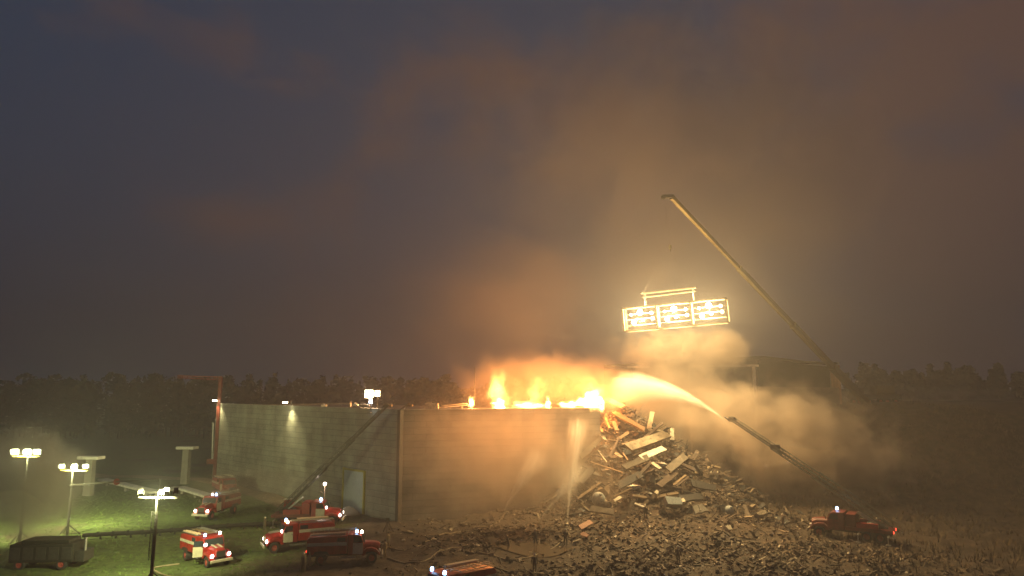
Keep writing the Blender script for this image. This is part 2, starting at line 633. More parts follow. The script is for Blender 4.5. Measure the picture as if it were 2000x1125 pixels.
# ------------------------------------------------------------------ ruined hall behind the rubble
RU = mat('dark_hall_cladding', (.035, .038, .022), .8, var=.35, vscale=.6)
RU2 = mat('lit_tone_end_panel', (.55, .36, .24), .8, var=.3, vscale=.6)  # pale tone: the light on this end is put into the colour
def vpillar(mb, px0, px1, y0, y1, d, dd=.6):
    a, b2 = P(px0, y0, d), P(px1, y1, d)
    mb.box(((a.x + b2.x) / 2, d + dd / 2, (a.z + b2.z) / 2), (abs(b2.x - a.x), dd, abs(a.z - b2.z)))
ruin = empty('burning_hall', (P(1400, 900, 118).x, 118, 0), 0, 'tall dark roofed hall standing behind the rubble heap, smoke along its eaves', 'building')
ro = Vector(ruin.location)
def rb(mb, name, m, bevel=0):
    mb.v = [v - ro for v in mb.v]
    return mb.build(name, m, ruin, bevel)
def quad_wall(p0, p1, th=.5):
    # p = (px, y_top, d); vertical wall from the ground up to y_top
    a, b2 = P(p0[0], p0[1], p0[2]), P(p1[0], p1[1], p1[2])
    n = Vector((-(b2 - a).y, (b2 - a).x, 0)).normalized() * th
    vs = [(a.x, a.y, -1), (b2.x, b2.y, -1), tuple(b2), tuple(a)]
    vs += [tuple(Vector(v) + n) for v in vs]
    return MB().add(vs, [(0, 1, 2, 3), (7, 6, 5, 4), (0, 4, 5, 1), (1, 5, 6, 2), (2, 6, 7, 3), (3, 7, 4, 0)])
rb(quad_wall((1482, 702, 121), (1620, 716, 131)), 'side_wall', RU)
rb(quad_wall((1180, 722, 126), (1482, 702, 123)), 'rear_wall', mat('charred_rear_wall', (.14, .12, .09), .85, var=.4, vscale=.5))
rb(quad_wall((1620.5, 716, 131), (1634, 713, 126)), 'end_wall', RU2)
rb(quad_wall((1470, 755, 117), (1638, 757, 125)), 'lower_wall', mat('lower_block_cladding', (.17, .14, .10), .85, var=.35, vscale=.7))
pts = [P(1180, 719, 124), P(1450, 701, 118), P(1490, 699, 119), P(1620, 714, 130), P(1634, 711, 125.5), P(1640, 711, 142), P(1500, 706, 146), P(1180, 716, 150)]
rb(MB().plate(pts, .35), 'roof', mat('burnt_roof_sheet', (.04, .045, .03), .8, var=.4, vscale=.5))
for px in (1349, 1478, 1240):
    mb = MB()
    vpillar(mb, px - 2.6, px + 2.6, 716, 905, 110)
    rb(mb, 'column', CONC_L)
mb = MB()
a, b2 = P(1225, 717, 110), P(1481, 714, 110)
mb.bar(a, b2, .35, .35)
rb(mb, 'beam', CONC_L)
# ------------------------------------------------------------------ rubble
RUB = empty
def tri(v):
    return v
PIECES = []
def plank(a, b2, w, th, m, name, label, lift=.25, cat='plank', holes=False):
    # a, b2 pixel ends lying on the heap; w, th metres
    p, q = G(*a), G(*b2)
    if p.y > q.y + 6: p = P(a[0], a[1], q.y + 4)
    if q.y > p.y + 6: q = P(b2[0], b2[1], p.y + 4)
    v = Vector((0, -1.6, 1.0)) * (lift + .35)
    p, q = p + v, q + v
    c = (p + q) / 2
    mb = MB()
    n = 5
    rnd = random.Random(int(a[0] * 7 + a[1]))
    d = (q - p).normalized()
    up = Vector((0, -.75, .65))
    sd = d.cross(up).normalized()
    up = sd.cross(d)
    rings = []
    for i in range(n):
        f = i / (n - 1)
        cc = p.lerp(q, f) - c
        ww = w * (1 + rnd.uniform(-.12, .12)) / 2
        e = rnd.uniform(-.25, .25) * w if i in (0, n - 1) else 0
        for sx, sz in ((-1, -1), (1, -1), (1, 1), (-1, 1)):
            rings.append(cc + sd * sx * ww + up * sz * th / 2 + d * e * sx)
    fs = []
    for i in range(n - 1):
        for k in range(4):
            fs.append((i * 4 + k, i * 4 + (k + 1) % 4, i * 4 + 4 + (k + 1) % 4, i * 4 + 4 + k))
    fs += [(3, 2, 1, 0), tuple(range(n * 4 - 4, n * 4))]
    mb.add(rings, fs)
    if holes:
        root = empty(name, c, 0, label, cat)
        mb.build('slab', m, root, .02)
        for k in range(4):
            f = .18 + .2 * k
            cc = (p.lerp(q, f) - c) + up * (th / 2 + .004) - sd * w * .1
            MB().plate([cc - d * .12 - sd * .1, cc + d * .12 - sd * .1, cc + d * .12 + sd * .1, cc - d * .12 + sd * .1], .012).build('dark_opening_plate', DWOOD, root)  # flat dark plates imitate the shade inside the core holes
        return root
    o = mb.build(name, m, None, .015)
    o.location = c
    return tag(o, label, cat, kind='thing')
def shard(pts, th, m, name, label, cat='panel'):
    pp = [G(*p) for p in pts]
    y = sum(p.y for p in pp) / len(pp)
    pp = [P(p[0], p[1], y + (i % 2) * .8 - .8) for i, p in enumerate(pts)]
    c = sum(pp, Vector()) / len(pp)
    o = MB().plate([p - c for p in pp], th).build(name, m, None)
    o.location = c
    return tag(o, label, cat)
plank((1180, 790), (1216, 807), .75, .25, BROKEN, 'broken_slab', 'bright pale slab lying at the very top of the rubble heap, sloping down right', .5, 'slab')
plank((1149, 798), (1184, 787), .22, .18, DWOOD, 'timber_beam', 'dark beam sticking up at the heap top beside the burning roof', .5, 'beam')
plank((1196, 818), (1256, 852), .6, .35, WOOD, 'timber_beam', 'long pale beam sloping down to the right below the heap top', .5, 'beam')
shard([(1200, 814), (1246, 817), (1245, 841), (1231, 836)], .12, BROKEN, 'torn_panel', 'pale triangular sheet standing above the long sloping beam near the heap top')
plank((1180, 824), (1189, 846), .3, .12, WOOD, 'plank', 'narrow upright plank left of the long sloping beam', .3)
plank((1196, 832), (1203, 850), .5, .12, WOOD, 'plank', 'short wide plank hanging just under the long sloping beam', .3)
plank((1169, 841), (1175, 853), .35, .12, WOOD, 'plank', 'dull short board on the heap left flank', .3)
plank((1271, 816), (1264, 849), .6, .5, BROKEN, 'wall_stub', 'pale upright wall stub right of the heap top', .3, 'wall stub')
plank((1262, 850), (1286, 851), .35, .3, BROKEN, 'broken_slab', 'thin pale ledge at the foot of the upright wall stub', .3, 'slab')
plank((1309, 847), (1309, 871), .55, .4, CONC, 'wall_stub', 'dim grey pillar stump standing right of the heap in the smoke', .3, 'wall stub')
plank((1222, 891), (1297, 864), 1.1, .3, BROKEN, 'hollow_core_slab', 'largest pale slab across the heap with a row of dark plates as openings', .8, 'slab', True)
plank((1247, 908), (1292, 889), .8, .25, CONC_L, 'broken_slab', 'smaller greyish slab lying parallel under the largest slab', .6, 'slab')
plank((1202, 871), (1225, 856), .4, .15, WOOD, 'plank', 'brown board leaning up right, above the left end of the largest slab', .5)
plank((1212, 878), (1243, 872), .3, .12, WOOD, 'plank', 'faint flat board just above the largest slab', .4)
plank((1171, 862), (1182, 873), .3, .2, BROKEN, 'broken_slab', 'small bright fragment on the heap left flank, tilted down right', .5, 'slab')
plank((1198, 897), (1212, 906), .35, .15, BROKEN, 'broken_slab', 'small bright fragment left of the smaller greyish slab', .5, 'slab')
plank((1213, 896), (1223, 911), .2, .12, WOOD, 'plank', 'thin bright stick pointing down beside the smaller greyish slab', .5)
plank((1268, 919), (1284, 931), .4, .3, mat('white_render', (.62, .56, .42), .7), 'masonry_block', 'brightest white block in the middle of the heap', .7, 'block')
plank((1150, 917), (1213, 939), .18, .14, WOOD, 'timber_beam', 'thin bright beam along the top edge of the dark fallen board', .75, 'beam')
shard([(1142, 922), (1150, 917), (1213, 940), (1190, 942), (1158, 936)], .1, DSTEEL, 'fallen_board', 'dark grey board lying under the thin bright beam')
shard([(1166, 958), (1172, 951), (1179, 953), (1188, 946), (1198, 976)], .1, WOOD, 'torn_panel', 'light triangular wooden panel above the round grey tank')
plank((1126, 984), (1170, 953), .3, .12, WOOD, 'plank', 'long brown plank leaning up to the triangular wooden panel', .4)
plank((1196, 980), (1231, 964), .22, .15, WOOD, 'plank', 'brown plank rising right from the triangular wooden panel', .4)
plank((1283, 959), (1315, 933), .75, .12, DWOOD, 'plank', 'wide dull board leaning up right at the heap right foot', .4)
plank((1311, 958), (1335, 938), .25, .12, WOOD, 'plank', 'first of two thin boards side by side at the heap right foot', .4)
plank((1316, 960), (1340, 942), .2, .12, DWOOD, 'plank', 'darker thin board right of its twin at the heap right foot', .4)
shard([(1225, 950), (1236, 946), (1252, 948), (1250, 954), (1238, 956)], .08, CONC_L, 'curled_sheet', 'curled pale sheet above the middle of the heap foot')
shard([(1278, 903), (1287, 899), (1303, 907), (1300, 913), (1284, 911)], .1, CONC_L, 'curled_sheet', 'rumpled pale sheet right of the smaller greyish slab')
plank((1299, 976), (1320, 972), .32, .3, WOOD, 'log', 'orange lit log lying level at the heap right foot', .3, 'log')
plank((1279, 981), (1297, 976), .3, .3, WOOD, 'log', 'shorter log end to end with the orange lit log', .3, 'log')
plank((1232, 977), (1260, 981), .28, .25, WOOD, 'log', 'dull log on the heap foot right of the round grey tank', .3, 'log')
plank((1369, 872), (1390, 856), .4, .2, WOOD, 'plank', 'lone board in the smoke between heap and ladder tip', .3)
plank((1160, 882), (1183, 913), .1, .1, STEEL, 'steel_rod', 'thin bent rod sloping down on the heap left flank', .4, 'rod')
plank((1237, 992), (1257, 1000), .2, .15, CONC_L, 'plank', 'grey batten below the dull log at the heap foot', .3)
plank((1295, 990), (1325, 992), .9, .7, GREYB, 'fallen_cabinet', 'blue grey cabinet lying on the rubble right of the heap', .4, 'cabinet')
plank((1322, 984), (1365, 978), .8, .3, DSTEEL, 'fallen_board', 'long dark sheet lying at the heap right foot', .3, 'board')
plank((1351, 1004), (1373, 999), 1.0, .25, CONC, 'broken_slab', 'flat grey slab lying beyond the long dark sheet', .2, 'slab')
plank((1472, 1016), (1489, 1010), .5, .5, BROKEN, 'log', 'bright cut log alone on the debris field left of the ladder engine', .3, 'log')
plank((1412, 1042), (1421, 1041), .5, .4, mat('white_render'), 'masonry_block', 'small bright block on the open debris field, front right of the heap', .3, 'block')
plank((1131, 1038), (1153, 1026), .55, .1, mat('brick_pink_board', (.30, .17, .12), .8), 'plank', 'pinkish board lying in front of the heap, right of the tall spray', .2)
plank((1134, 1049), (1147, 1055), .5, .1, MATS['brick_pink_board'], 'plank', 'short pinkish board nearest the camera, in front of the heap', .2)
plank((1196, 991), (1209, 983), .35, .35, MATS['white_render'], 'masonry_block', 'bright white block beside the round grey tank', .5, 'block')
plank((1276, 971), (1281, 975), .45, .45, MATS['white_render'], 'masonry_block', 'little bright lump left of the orange lit log', .4, 'block')
plank((1328, 985), (1331, 992), .4, .35, MATS['white_render'], 'masonry_block', 'bright lump right of the blue grey cabinet', .4, 'block')
CONC = mat('dusty_concrete', (.16, .14, .11), .9, var=.5, vscale=1.4, bump=.5)
for k, (a_, b_, w_, th_, mm, nm, lab) in enumerate([
    ((1133, 905), (1178, 862), .7, .25, CONC, 'broken_slab', 'long grey slab leaning against the stained wall at the heap left edge'),
    ((1128, 958), (1156, 925), .9, .2, DSTEEL, 'fallen_board', 'dark sheet tilted between the tall spray and the heap'),
    ((1187, 905), (1206, 868), .3, .3, DWOOD, 'timber_beam', 'charred beam standing steeply left of the largest slab'),
    ((1215, 925), (1262, 905), .8, .2, CONC, 'broken_slab', 'grey slab lying across the heap middle above the brightest block'),
    ((1240, 945), (1268, 915), .35, .3, DWOOD, 'timber_beam', 'charred beam rising right towards the brightest block'),
    ((1300, 930), (1334, 902), .9, .2, CONC, 'broken_slab', 'dull grey slab on the heap right shoulder'),
    ((1318, 915), (1352, 930), .4, .3, DWOOD, 'timber_beam', 'charred beam sliding down the heap right shoulder'),
    ((1345, 955), (1392, 965), .9, .2, DSTEEL, 'fallen_board', 'wide dark sheet on the gentle right tail of the heap'),
    ((1205, 960), (1248, 938), .9, .15, DSTEEL, 'fallen_board', 'dark crumpled sheet right of the triangular wooden panel'),
    ((1150, 1005), (1196, 1012), .7, .3, CONC, 'broken_slab', 'grey slab at the very foot of the heap below the round tank'),
    ((1255, 868), (1290, 838), .3, .25, DWOOD, 'timber_beam', 'charred beam beside the upright wall stub'),
    ((1140, 880), (1160, 838), .3, .2, WOOD, 'plank', 'board propped steeply against the wall top left of the heap'),
]):
    plank(a_, b_, w_, th_, mm, nm, lab, .5, nm.split('_')[-1])
for (px, py, r, lab) in ((1168, 979, .78, 'round grey tank on the heap foot under the triangular panel'), (1422, 999, .55, 'round grey blue drum half sunk in the debris field')):
    g = G(px, py + 4)
    prof = [(r * math.cos(R(a)), r * 1.05 * math.sin(R(a))) for a in range(-90, 91, 12)]
    prof[0] = (0.001, -r * 1.05)
    prof[-1] = (0.001, r * 1.05)
    o = MB().lathe(prof, (0, 0, 0), 'Z', 20).tube((0, 0, r * .9), (0, 0, r * 1.2), r * .25, n=10).build('tank', GREYB, None, smooth=True)
    o.location = g + Vector((0, -.4, r * .7))
    o.rotation_euler = (R(40), R(20), 0)
    tag(o, lab, 'tank')
g = G(1189, 990)
o = MB().lathe([(.34, 0), (.34, 1.6), (.26, 1.6), (.26, 0), (.34, 0)], (0, 0, 0), 'Y', 18).build('pipe_section', DSTEEL, None)
o.location = g + Vector((0, -.5, .3))
o.rotation_euler = (0, 0, R(15))
tag(o, 'short dark pipe with its open end towards the camera, by the round tank', 'pipe')
# pool of fire water on the churned ground
pc = flat(1035, 1067)
o = MB()
pp = [flat(*q) for q in [(950, 1052), (985, 1044), (1020, 1045), (1050, 1052), (1085, 1048), (1125, 1056), (1118, 1074), (1085, 1088), (1045, 1092), (1005, 1082), (962, 1068)]]
o.add([(q.x, q.y, .10) for q in pp], [tuple(range(len(pp)))])
o = o.build('puddle', mat('muddy_water', (.10, .075, .05), .06), None)
tag(o, kind='structure')

# loose rubble: nobody could count it
def debris(n, region, smin, smax, seed, dens=None, elong=.35):
    rnd = random.Random(seed)
    m = MB()
    k = 0
    while k < n:
        x = rnd.uniform(region[0], region[1])
        y = rnd.uniform(region[2], region[3])
        if dens and rnd.random() > dens(x, y):
            continue
        if math.hypot((x - 1.6) * .8, y - 66.5) < 2.8 and rnd.random() < .85:
            continue
        k += 1
        s = smin * (smax / smin) ** (rnd.random() ** 1.8)
        z = ground_z(x, y)
        rot = Euler((rnd.uniform(-.6, .6), rnd.uniform(-.6, .6), rnd.uniform(0, 6.28))).to_matrix()
        if rnd.random() < elong:
            dims = (s * rnd.uniform(2, 5), s * rnd.uniform(.25, .6), s * rnd.uniform(.15, .4))
        else:
            dims = (s, s * rnd.uniform(.5, 1), s * rnd.uniform(.3, .8))
        vs = []
        for a in (-1, 1):
            for b_, c_ in ((-1, -1), (1, -1), (1, 1), (-1, 1)):
                v = Vector((b_ * dims[0] / 2 * rnd.uniform(.6, 1), c_ * dims[1] / 2 * rnd.uniform(.6, 1), a * dims[2] / 2 * rnd.uniform(.6, 1)))
                vs.append(rot @ v + Vector((x, y, z + dims[2] * .3)))
        m.add(vs, [(3, 2, 1, 0), (4, 5, 6, 7), (0, 1, 5, 4), (1, 2, 6, 5), (2, 3, 7, 6), (3, 0, 4, 7)])
    return m
def dens_field(x, y):
    d = sstep(-16, 4, x) * (1 - sstep(30, 44, x + (y - 60) * .2)) * sstep(40, 52, y) * (1 - sstep(92, 100, y))
    c = .35 + .65 * sstep(.35, .6, .5 + .9 * mnoise.noise(Vector((x * .13, y * .13, 2))))
    return d * c + heap(x, y) * .1
tag(debris(14000, (-16, 46, 42, 100), .09, .55, 11, dens_field).build('rubble', mat('rubble_dark', (.105, .082, .058), .85, var=.6, vscale=2.5)), 'small dark broken rubble strewn in front of the ruined wall', 'rubble', kind='stuff')
tag(debris(7500, (-14, 42, 44, 100), .08, .45, 12, dens_field).build('rubble', mat('rubble_brown', (.20, .145, .095), .8, var=.5, vscale=2.5)), 'brown splintered rubble strewn in front of the ruined wall', 'rubble', kind='stuff')
tag(debris(1900, (-12, 40, 44, 98), .08, .42, 13, dens_field, .2).build('rubble', mat('rubble_pale', (.50, .43, .32), .7, var=.3)), 'pale bright chips of render scattered over the rubble', 'rubble', kind='stuff')
def dens_heap(x, y):
    return min(1, heap(x, y) * .2)
tag(debris(520, (4, 34, 78, 104), .35, 1.2, 14, dens_heap, .6).build('rubble', mat('rubble_heap_mix', (.13, .10, .075), .85, var=.6, vscale=1.2)), 'bigger tangled boards and blocks making up the body of the heap', 'rubble', kind='stuff')
tag(debris(110, (4, 34, 78, 104), .3, .9, 15, dens_heap, .7).build('rubble', mat('rubble_heap_pale', (.30, .24, .16), .8, var=.4, vscale=1.2)), 'pale splintered boards tangled through the heap', 'rubble', kind='stuff')

tag(debris(420, (4, 34, 78, 104), .3, 1.3, 16, dens_heap, .45).build('rubble', mat('rubble_heap_steel', (.06, .065, .065), .5, .3, var=.5, vscale=1.5)), 'dark steel sheet and charred scraps through the heap', 'rubble', kind='stuff')
def bent_rods(n, seed):
    rnd = random.Random(seed)
    m = MB()
    for _ in range(n):
        x, y = rnd.gauss(15, 8), rnd.gauss(86, 6)
        p = Vector((x, y, ground_z(x, y)))
        d = Vector((rnd.uniform(-1, 1), rnd.uniform(-1, .3), rnd.uniform(.2, 1.2))).normalized()
        for k in range(4):
            q = p + d * rnd.uniform(.4, .9)
            m.tube(p, q, .03, n=5)
            p = q
            d = (d + Vector((rnd.uniform(-.6, .6), rnd.uniform(-.6, .6), rnd.uniform(-.7, .1)))).normalized()
    return m
tag(bent_rods(130, 5).build('tangled_rods', DSTEEL), 'thin bent reinforcing rods and wires sticking out all over the rubble', 'rods', kind='stuff')
def hose(pix, label, r=.07, c=(.30, .24, .16)):
    pts = [flat(*q) for q in pix]
    out_ = []
    for i in range(len(pts) - 1):
        a = pts[max(i - 1, 0)]; b_ = pts[i]; c_ = pts[i + 1]; d_ = pts[min(i + 2, len(pts) - 1)]
        for k in range(8):
            u = k / 8
            out_.append(.5 * ((2 * b_) + (c_ - a) * u + (2 * a - 5 * b_ + 4 * c_ - d_) * u * u + (3 * b_ - a - 3 * c_ + d_) * u ** 3))
    out_.append(pts[-1])
    m = MB()
    g = [Vector((p.x, p.y, ground_z(p.x, p.y) + r)) for p in out_]
    n = 6
    for i, p in enumerate(g):
        d = (g[min(i + 1, len(g) - 1)] - g[max(i - 1, 0)]).normalized()
        sd = d.cross(Vector((0, 0, 1))).normalized()
        up = sd.cross(d)
        for k in range(n):
            t_ = 2 * math.pi * k / n
            m.v.append(p + (sd * math.cos(t_) + up * math.sin(t_)) * r)
    for i in range(len(g) - 1):
        for k in range(n):
            m.f.append((i * n + k, i * n + (k + 1) % n, (i + 1) * n + (k + 1) % n, (i + 1) * n + k))
    o_ = m.build('fire_hose', mat('fire_hose_canvas', c, .8, var=.3), None, origin=g[0])
    tag(o_, label, 'hose', 'fire hoses laid over the ground')
hose([(756, 1092), (820, 1100), (900, 1076), (1000, 1096), (1070, 1076), (1104, 1062)], 'fire hose snaking from the shaded engine to the tall thin spray')
hose([(652, 1078), (720, 1062), (800, 1070), (880, 1040), (960, 1034), (984, 1012)], 'fire hose curving from the middle engine to the slanting spray on the left')
hose([(350, 1102), (300, 1112), (330, 1130), (420, 1128)], 'slack loop of fire hose behind the front left engine')

# rough grass and weeds
def tufts(n, region, seed, test, hmin, hmax):
    rnd = random.Random(seed)
    m = MB()
    k = 0
    while k < n:
        x, y = rnd.uniform(region[0], region[1]), rnd.uniform(region[2], region[3])
        if not test(x, y, rnd):
            continue
        k += 1
        z = ground_z(x, y) - .02
        for _ in range(4):
            a = rnd.uniform(0, 6.28)
            h = rnd.uniform(hmin, hmax)
            d = Vector((math.cos(a), math.sin(a), 0))
            s = Vector((-d.y, d.x, 0)) * .05
            o_ = Vector((x, y, z)) + d * .08
            m.add([o_ - s, o_ + s, o_ + d * h * .5 + Vector((0, 0, h))], [(0, 1, 2)])
    return m
tag(tufts(9000, (-62, -17, 42, 108), 21, lambda x, y, r: r.random() < .9, .05, .14).build('grass', mat('grass_blades', (.12, .20, .035), .8, var=.4, vscale=.5)), 'short green grass of the lamp lit meadow on the left', 'grass', kind='stuff')
tag(tufts(4500, (22, 75, 40, 118), 22, lambda x, y, r: r.random() < sstep(20, 40, x), .25, .8).build('grass', mat('dry_weeds', (.12, .09, .045), .85, var=.5, vscale=.5)), 'dry brown weeds covering the dark slope on the right', 'grass', kind='stuff')

# ------------------------------------------------------------------ fire engines
def wheel(root, x, y, r=.52, w=.3):
    s = 1 if y > 0 else -1
    wp = bpy.data.objects.new('wheel', None)
    COL.objects.link(wp)
    wp.parent = root
    wp.location = (x, y, r)
    MB().lathe([(r * .55, -w / 2), (r * .9, -w / 2), (r, -w / 2 + .05), (r, w / 2 - .05), (r * .9, w / 2), (r * .55, w / 2), (r * .55, -w / 2)], (0, 0, 0), 'Y', 20).build('tyre', TYRE, wp)
    MB().lathe([(.001, s * w * .25), (r * .2, s * w * .45), (r * .3, s * w * .2), (r * .56, s * w * .38), (r * .56, -s * w * .4), (.001, -s * w * .4)], (0, 0, 0), 'Y', 16).build('rim', RIM, wp)
def ladder_mesh(mb, a, b2, w=.5, rail=.05, step=.35, up=Vector((0, 0, 1))):
    a, b2 = Vector(a), Vector(b2)
    d = (b2 - a).normalized()
    sd = d.cross(up).normalized() * w / 2
    mb.bar(a - sd, b2 - sd, rail).bar(a + sd, b2 + sd, rail)
    n = int((b2 - a).length / step)
    for i in range(1, n):
        c = a.lerp(b2, i / n)
        mb.bar(c - sd, c + sd, rail * .7)
    return mb
def front_end(root, opts):
    RED = opts.get('paint') or MATS['fire_red_paint']
    # bonnet, wings, cab; +x is forward
    prof = [(1.9, .95), (3.55, .95), (3.62, 1.1), (3.55, 1.62), (3.2, 1.75), (1.9, 1.86)]
    bn = MB()
    n = len(prof)
    vs = []
    for y, k in ((-1, 1), (-.72, 0), (.72, 0), (1, 1)):
        pass
    lay = []
    for fy, dz, dx in ((-.72, -.22, -.12), (-.5, -.04, -.03), (0, 0, 0), (.5, -.04, -.03), (.72, -.22, -.12)):
        lay.append([(x + (dx if x > 3 else 0), fy * (1 - .18 * (x - 1.9) / 1.7), z + (dz if z > 1.3 else 0)) for x, z in prof])
    allv = [v for l_ in lay for v in l_]
    fs = []
    for i in range(len(lay) - 1):
        for k in range(n):
            fs.append((i * n + k, i * n + (k + 1) % n, (i + 1) * n + (k + 1) % n, (i + 1) * n + k))
    fs += [tuple(range(n - 1, -1, -1)), tuple(range(4 * n, 5 * n))]
    bn.add(allv, fs)
    bon = bn.build('bonnet', RED, root, .03)
    if opts.get('hood_stripes'):
        for sy in (-.3, .3):
            MB().plate([(2.0, sy - .11, 1.87), (3.2, sy - .1, 1.745), (3.2, sy + .1, 1.745), (2.0, sy + .11, 1.87)], .03).build('stripe', CREAM, bon)
    MB().box((3.6, 0, 1.25), (.06, .95, .5)).build('grille', CREAM if opts.get('white_grille') else DSTEEL, root)
    for s in (-1, 1):
        pr = [(1.75, .75), (1.95, 1.15), (2.25, 1.38), (2.75, 1.4), (3.2, 1.25), (3.5, .95), (3.58, .72), (3.45, .72), (3.2, .98), (2.75, 1.12), (2.3, 1.1), (2.05, .75)]
        y0, y1 = (s * .55, s * 1.2) if s > 0 else (s * 1.2, s * .55)
        MB().prism(pr, y0, y1).build('wing', RED, root, .04)
        MB().lathe([(.001, .07), (.13, .05), (.17, -.02), (.17, -.12), (.001, -.14)], (3.56, s * .9, 1.12), 'X', 14).build('headlight', LAMP_H if opts.get('lights', 1) else WHITE, root)
    MB().box((3.8, 0, .68), (.14, 2.35, .24)).build('bumper', CREAM, root, .03)
    cabp = [(.35, .85), (1.95, .85), (1.95, 1.75), (1.68, 2.42), (1.45, 2.55), (.35, 2.58)]
    MB().prism(cabp, -1.12, 1.12).build('cab', RED, root, .06)
    MB().plate([(2.0, -.98, 1.8), (2.0, .98, 1.8), (1.73, .93, 2.38), (1.73, -.93, 2.38)], .03).build('windscreen', GLASS, root)
    for s in (-1, 1):
        dm = CREAM if opts.get('cream_doors', 1) else RED
        if opts.get('open_door') == s:
            dr = bpy.data.objects.new('door', None)
            COL.objects.link(dr)
            dr.parent = root
            dr.location = (1.85, s * 1.15, 0)
            dr.rotation_euler = (0, 0, s * R(-62))
            MB().box((-.48, 0, 1.35), (.95, .06, .9)).build('door_panel', dm, dr)
            MB().box((-.48, 0, 2.08), (.85, .03, .5)).build('window', GLASS, dr)
        else:
            dr = MB().box((1.36, s * 1.135, 1.37), (.98, .05, .95)).build('door', dm, root, .02)
            MB().box((.98, s * 1.175, 1.62), (.14, .03, .04)).build('handle', CHAS, dr)
            MB().plate([(.92, s * 1.13, 1.9), (1.82, s * 1.13, 1.9), (1.62, s * 1.13, 2.36), (.92, s * 1.13, 2.4)], -s * .02).build('side_window', GLASS, root)
        MB().bar((1.85, s * 1.15, 1.95), (2.0, s * 1.4, 2.0), .03).box((2.0, s * 1.42, 2.05), (.04, .16, .32)).build('mirror', CHAS, root)
    bc = opts.get('beacons', [(1.2, .0, 'b')])
    for x, y, c in bc:
        mt = {'b': LAMP_B, 'a': LAMP_A, 'w': LAMP_H}[c]
        z = 2.55
        bb = MB().lathe([(.17, 0), (.17, .06), (.12, .06)], (x, y, z), 'Z', 14).build('beacon', CHAS, root)
        MB().lathe([(.001, .34), (.1, .3), (.13, .2), (.13, .05), (.001, .05)], (x, y, z), 'Z', 14).build('lens', mt, bb)
    if opts.get('spot'):
        MB().lathe([(.001, .1), (.14, .06), (.16, -.1), (.001, -.14)], (2.02, opts['spot'] * .95, 1.95), 'X', 14).build('searchlight', LAMP_H, root)
def fire_engine(loc, rz, label, **o):
    root = empty('fire_engine', loc, rz, label, 'fire engine', 'red fire engines around the set')
    k_ = o.get('sc', .87)
    root.scale = (k_, k_, k_ * 1.12)
    MB().box((0, 0, .78), (7.2, .9, .22)).build('chassis', CHAS, root)
    front_end(root, o)
    # crew section and tank body
    body = MB().prism([(-3.6, .95), (.3, .95), (.3, 2.52), (-3.4, 2.4), (-3.6, 2.2)], -1.22, 1.22).build('body', RED, root, .06)
    for s in (-1, 1):
        MB().box((-1.65, s * 1.235, 1.84), (3.8, .05, .27)).build('stripe', CREAM, body)
        MB().box((-.25, s * 1.235, 2.2), (.8, .04, .34)).build('side_window', GLASS, root)
        for k in range(3):
            MB().box((-3.05 + k * 1.02, s * 1.235, 1.32), (.92, .045, .62)).build('locker_door', RED, body)
        MB().prism([(-3.0, .95), (-2.8, 1.22), (-2.2, 1.28), (-1.6, 1.22), (-1.4, .95)], s * 1.2 if s > 0 else s * 1.26, s * 1.26 if s > 0 else s * 1.2).build('wheel_arch', CHAS, root)
        wheel(root, 2.75, s * 1.02)
        wheel(root, -2.2, s * .98, .52, .5)
        MB().box((-3.64, s * .95, 1.25), (.05, .22, .16)).build('tail_lamp', LAMP_R if o.get('tail') else mat('tail_lamp_off', (.4, .03, .02), .3), root)
        MB().box((.35, s * 1.05, .62), (1.6, .3, .08)).build('step', STEEL, root)
    rk = MB()
    for y in (-1.0, -.72):
        rk.tube((-3.3, y, 2.62), (.1, y, 2.7), .09)
    rk.build('suction_hose', mat('hose_cream', (.55, .4, .28), .6), root)
    ladder_mesh(MB(), (-3.5, .75, 2.72), (1.1, .75, 2.82), .5).build('ladder', STEEL if not o.get('lit_rack') else CREAM, root)  # lit_rack swaps steel for cream, so the colour stands in for light
    ladder_mesh(MB(), (-3.5, .15, 2.66), (.9, .15, 2.78), .44).build('ladder', WOOD, root)
    rr = MB()
    for x in (-3.1, -1.6, 0):
        rr.bar((x, -1.15, 2.6), (x, 1.15, 2.6), .06)
    rr.bar((-3.3, -1.15, 2.6), (.2, -1.15, 2.6), .05).bar((-3.3, 1.15, 2.6), (.2, 1.15, 2.6), .05)
    rr.build('roof_rack', STEEL, root)
    return root
def at_ground(px, py):
    g = flat(px, py)
    return (g.x, g.y, ground_z(g.x, g.y) + .0)
fire_engine(at_ground(400, 1097), R(-42), 'red fire engine with two cream bonnet stripes and its headlights on, nearest the lattice mast', hood_stripes=1, spot=-1, beacons=[(1.3, -.75, 'b'), (1.3, .85, 'w')], open_door=-1, sc=.82)
fire_engine(at_ground(583, 1072), R(208), 'red fire engine facing left with amber roof lights and a white bumper', white_grille=1, hood_stripes=1, spot=1, beacons=[(1.4, .7, 'w'), (1.45, .2, 'a'), (1.4, -.1, 'a'), (1.35, -.6, 'b')], lit_rack=1)
fire_engine(at_ground(672, 1096), R(10), 'red fire engine seen side on, nose right, with a red tail lamp glowing', tail=1, lights=0, beacons=[(1.2, -.3, 'b'), (1.7, -.7, 'w')])
fire_engine(at_ground(424, 1008), R(258), 'red fire engine facing front left on the grass with glaring roof ladders', beacons=[(1.2, .5, 'b'), (1.3, 0, 'w')], lit_rack=1, hood_stripes=1)
fire_engine(at_ground(440, 966), R(-52), 'farthest small red fire engine with pale ladders arching over its roof, beside the hall', lights=0, beacons=[], lit_rack=1)
fire_engine(at_ground(884, 1188), R(224), 'red fire engine cut off by the bottom edge, roof ladders and two blue beacons', beacons=[(1.5, .8, 'b'), (1.5, -.8, 'b')], lit_rack=1)

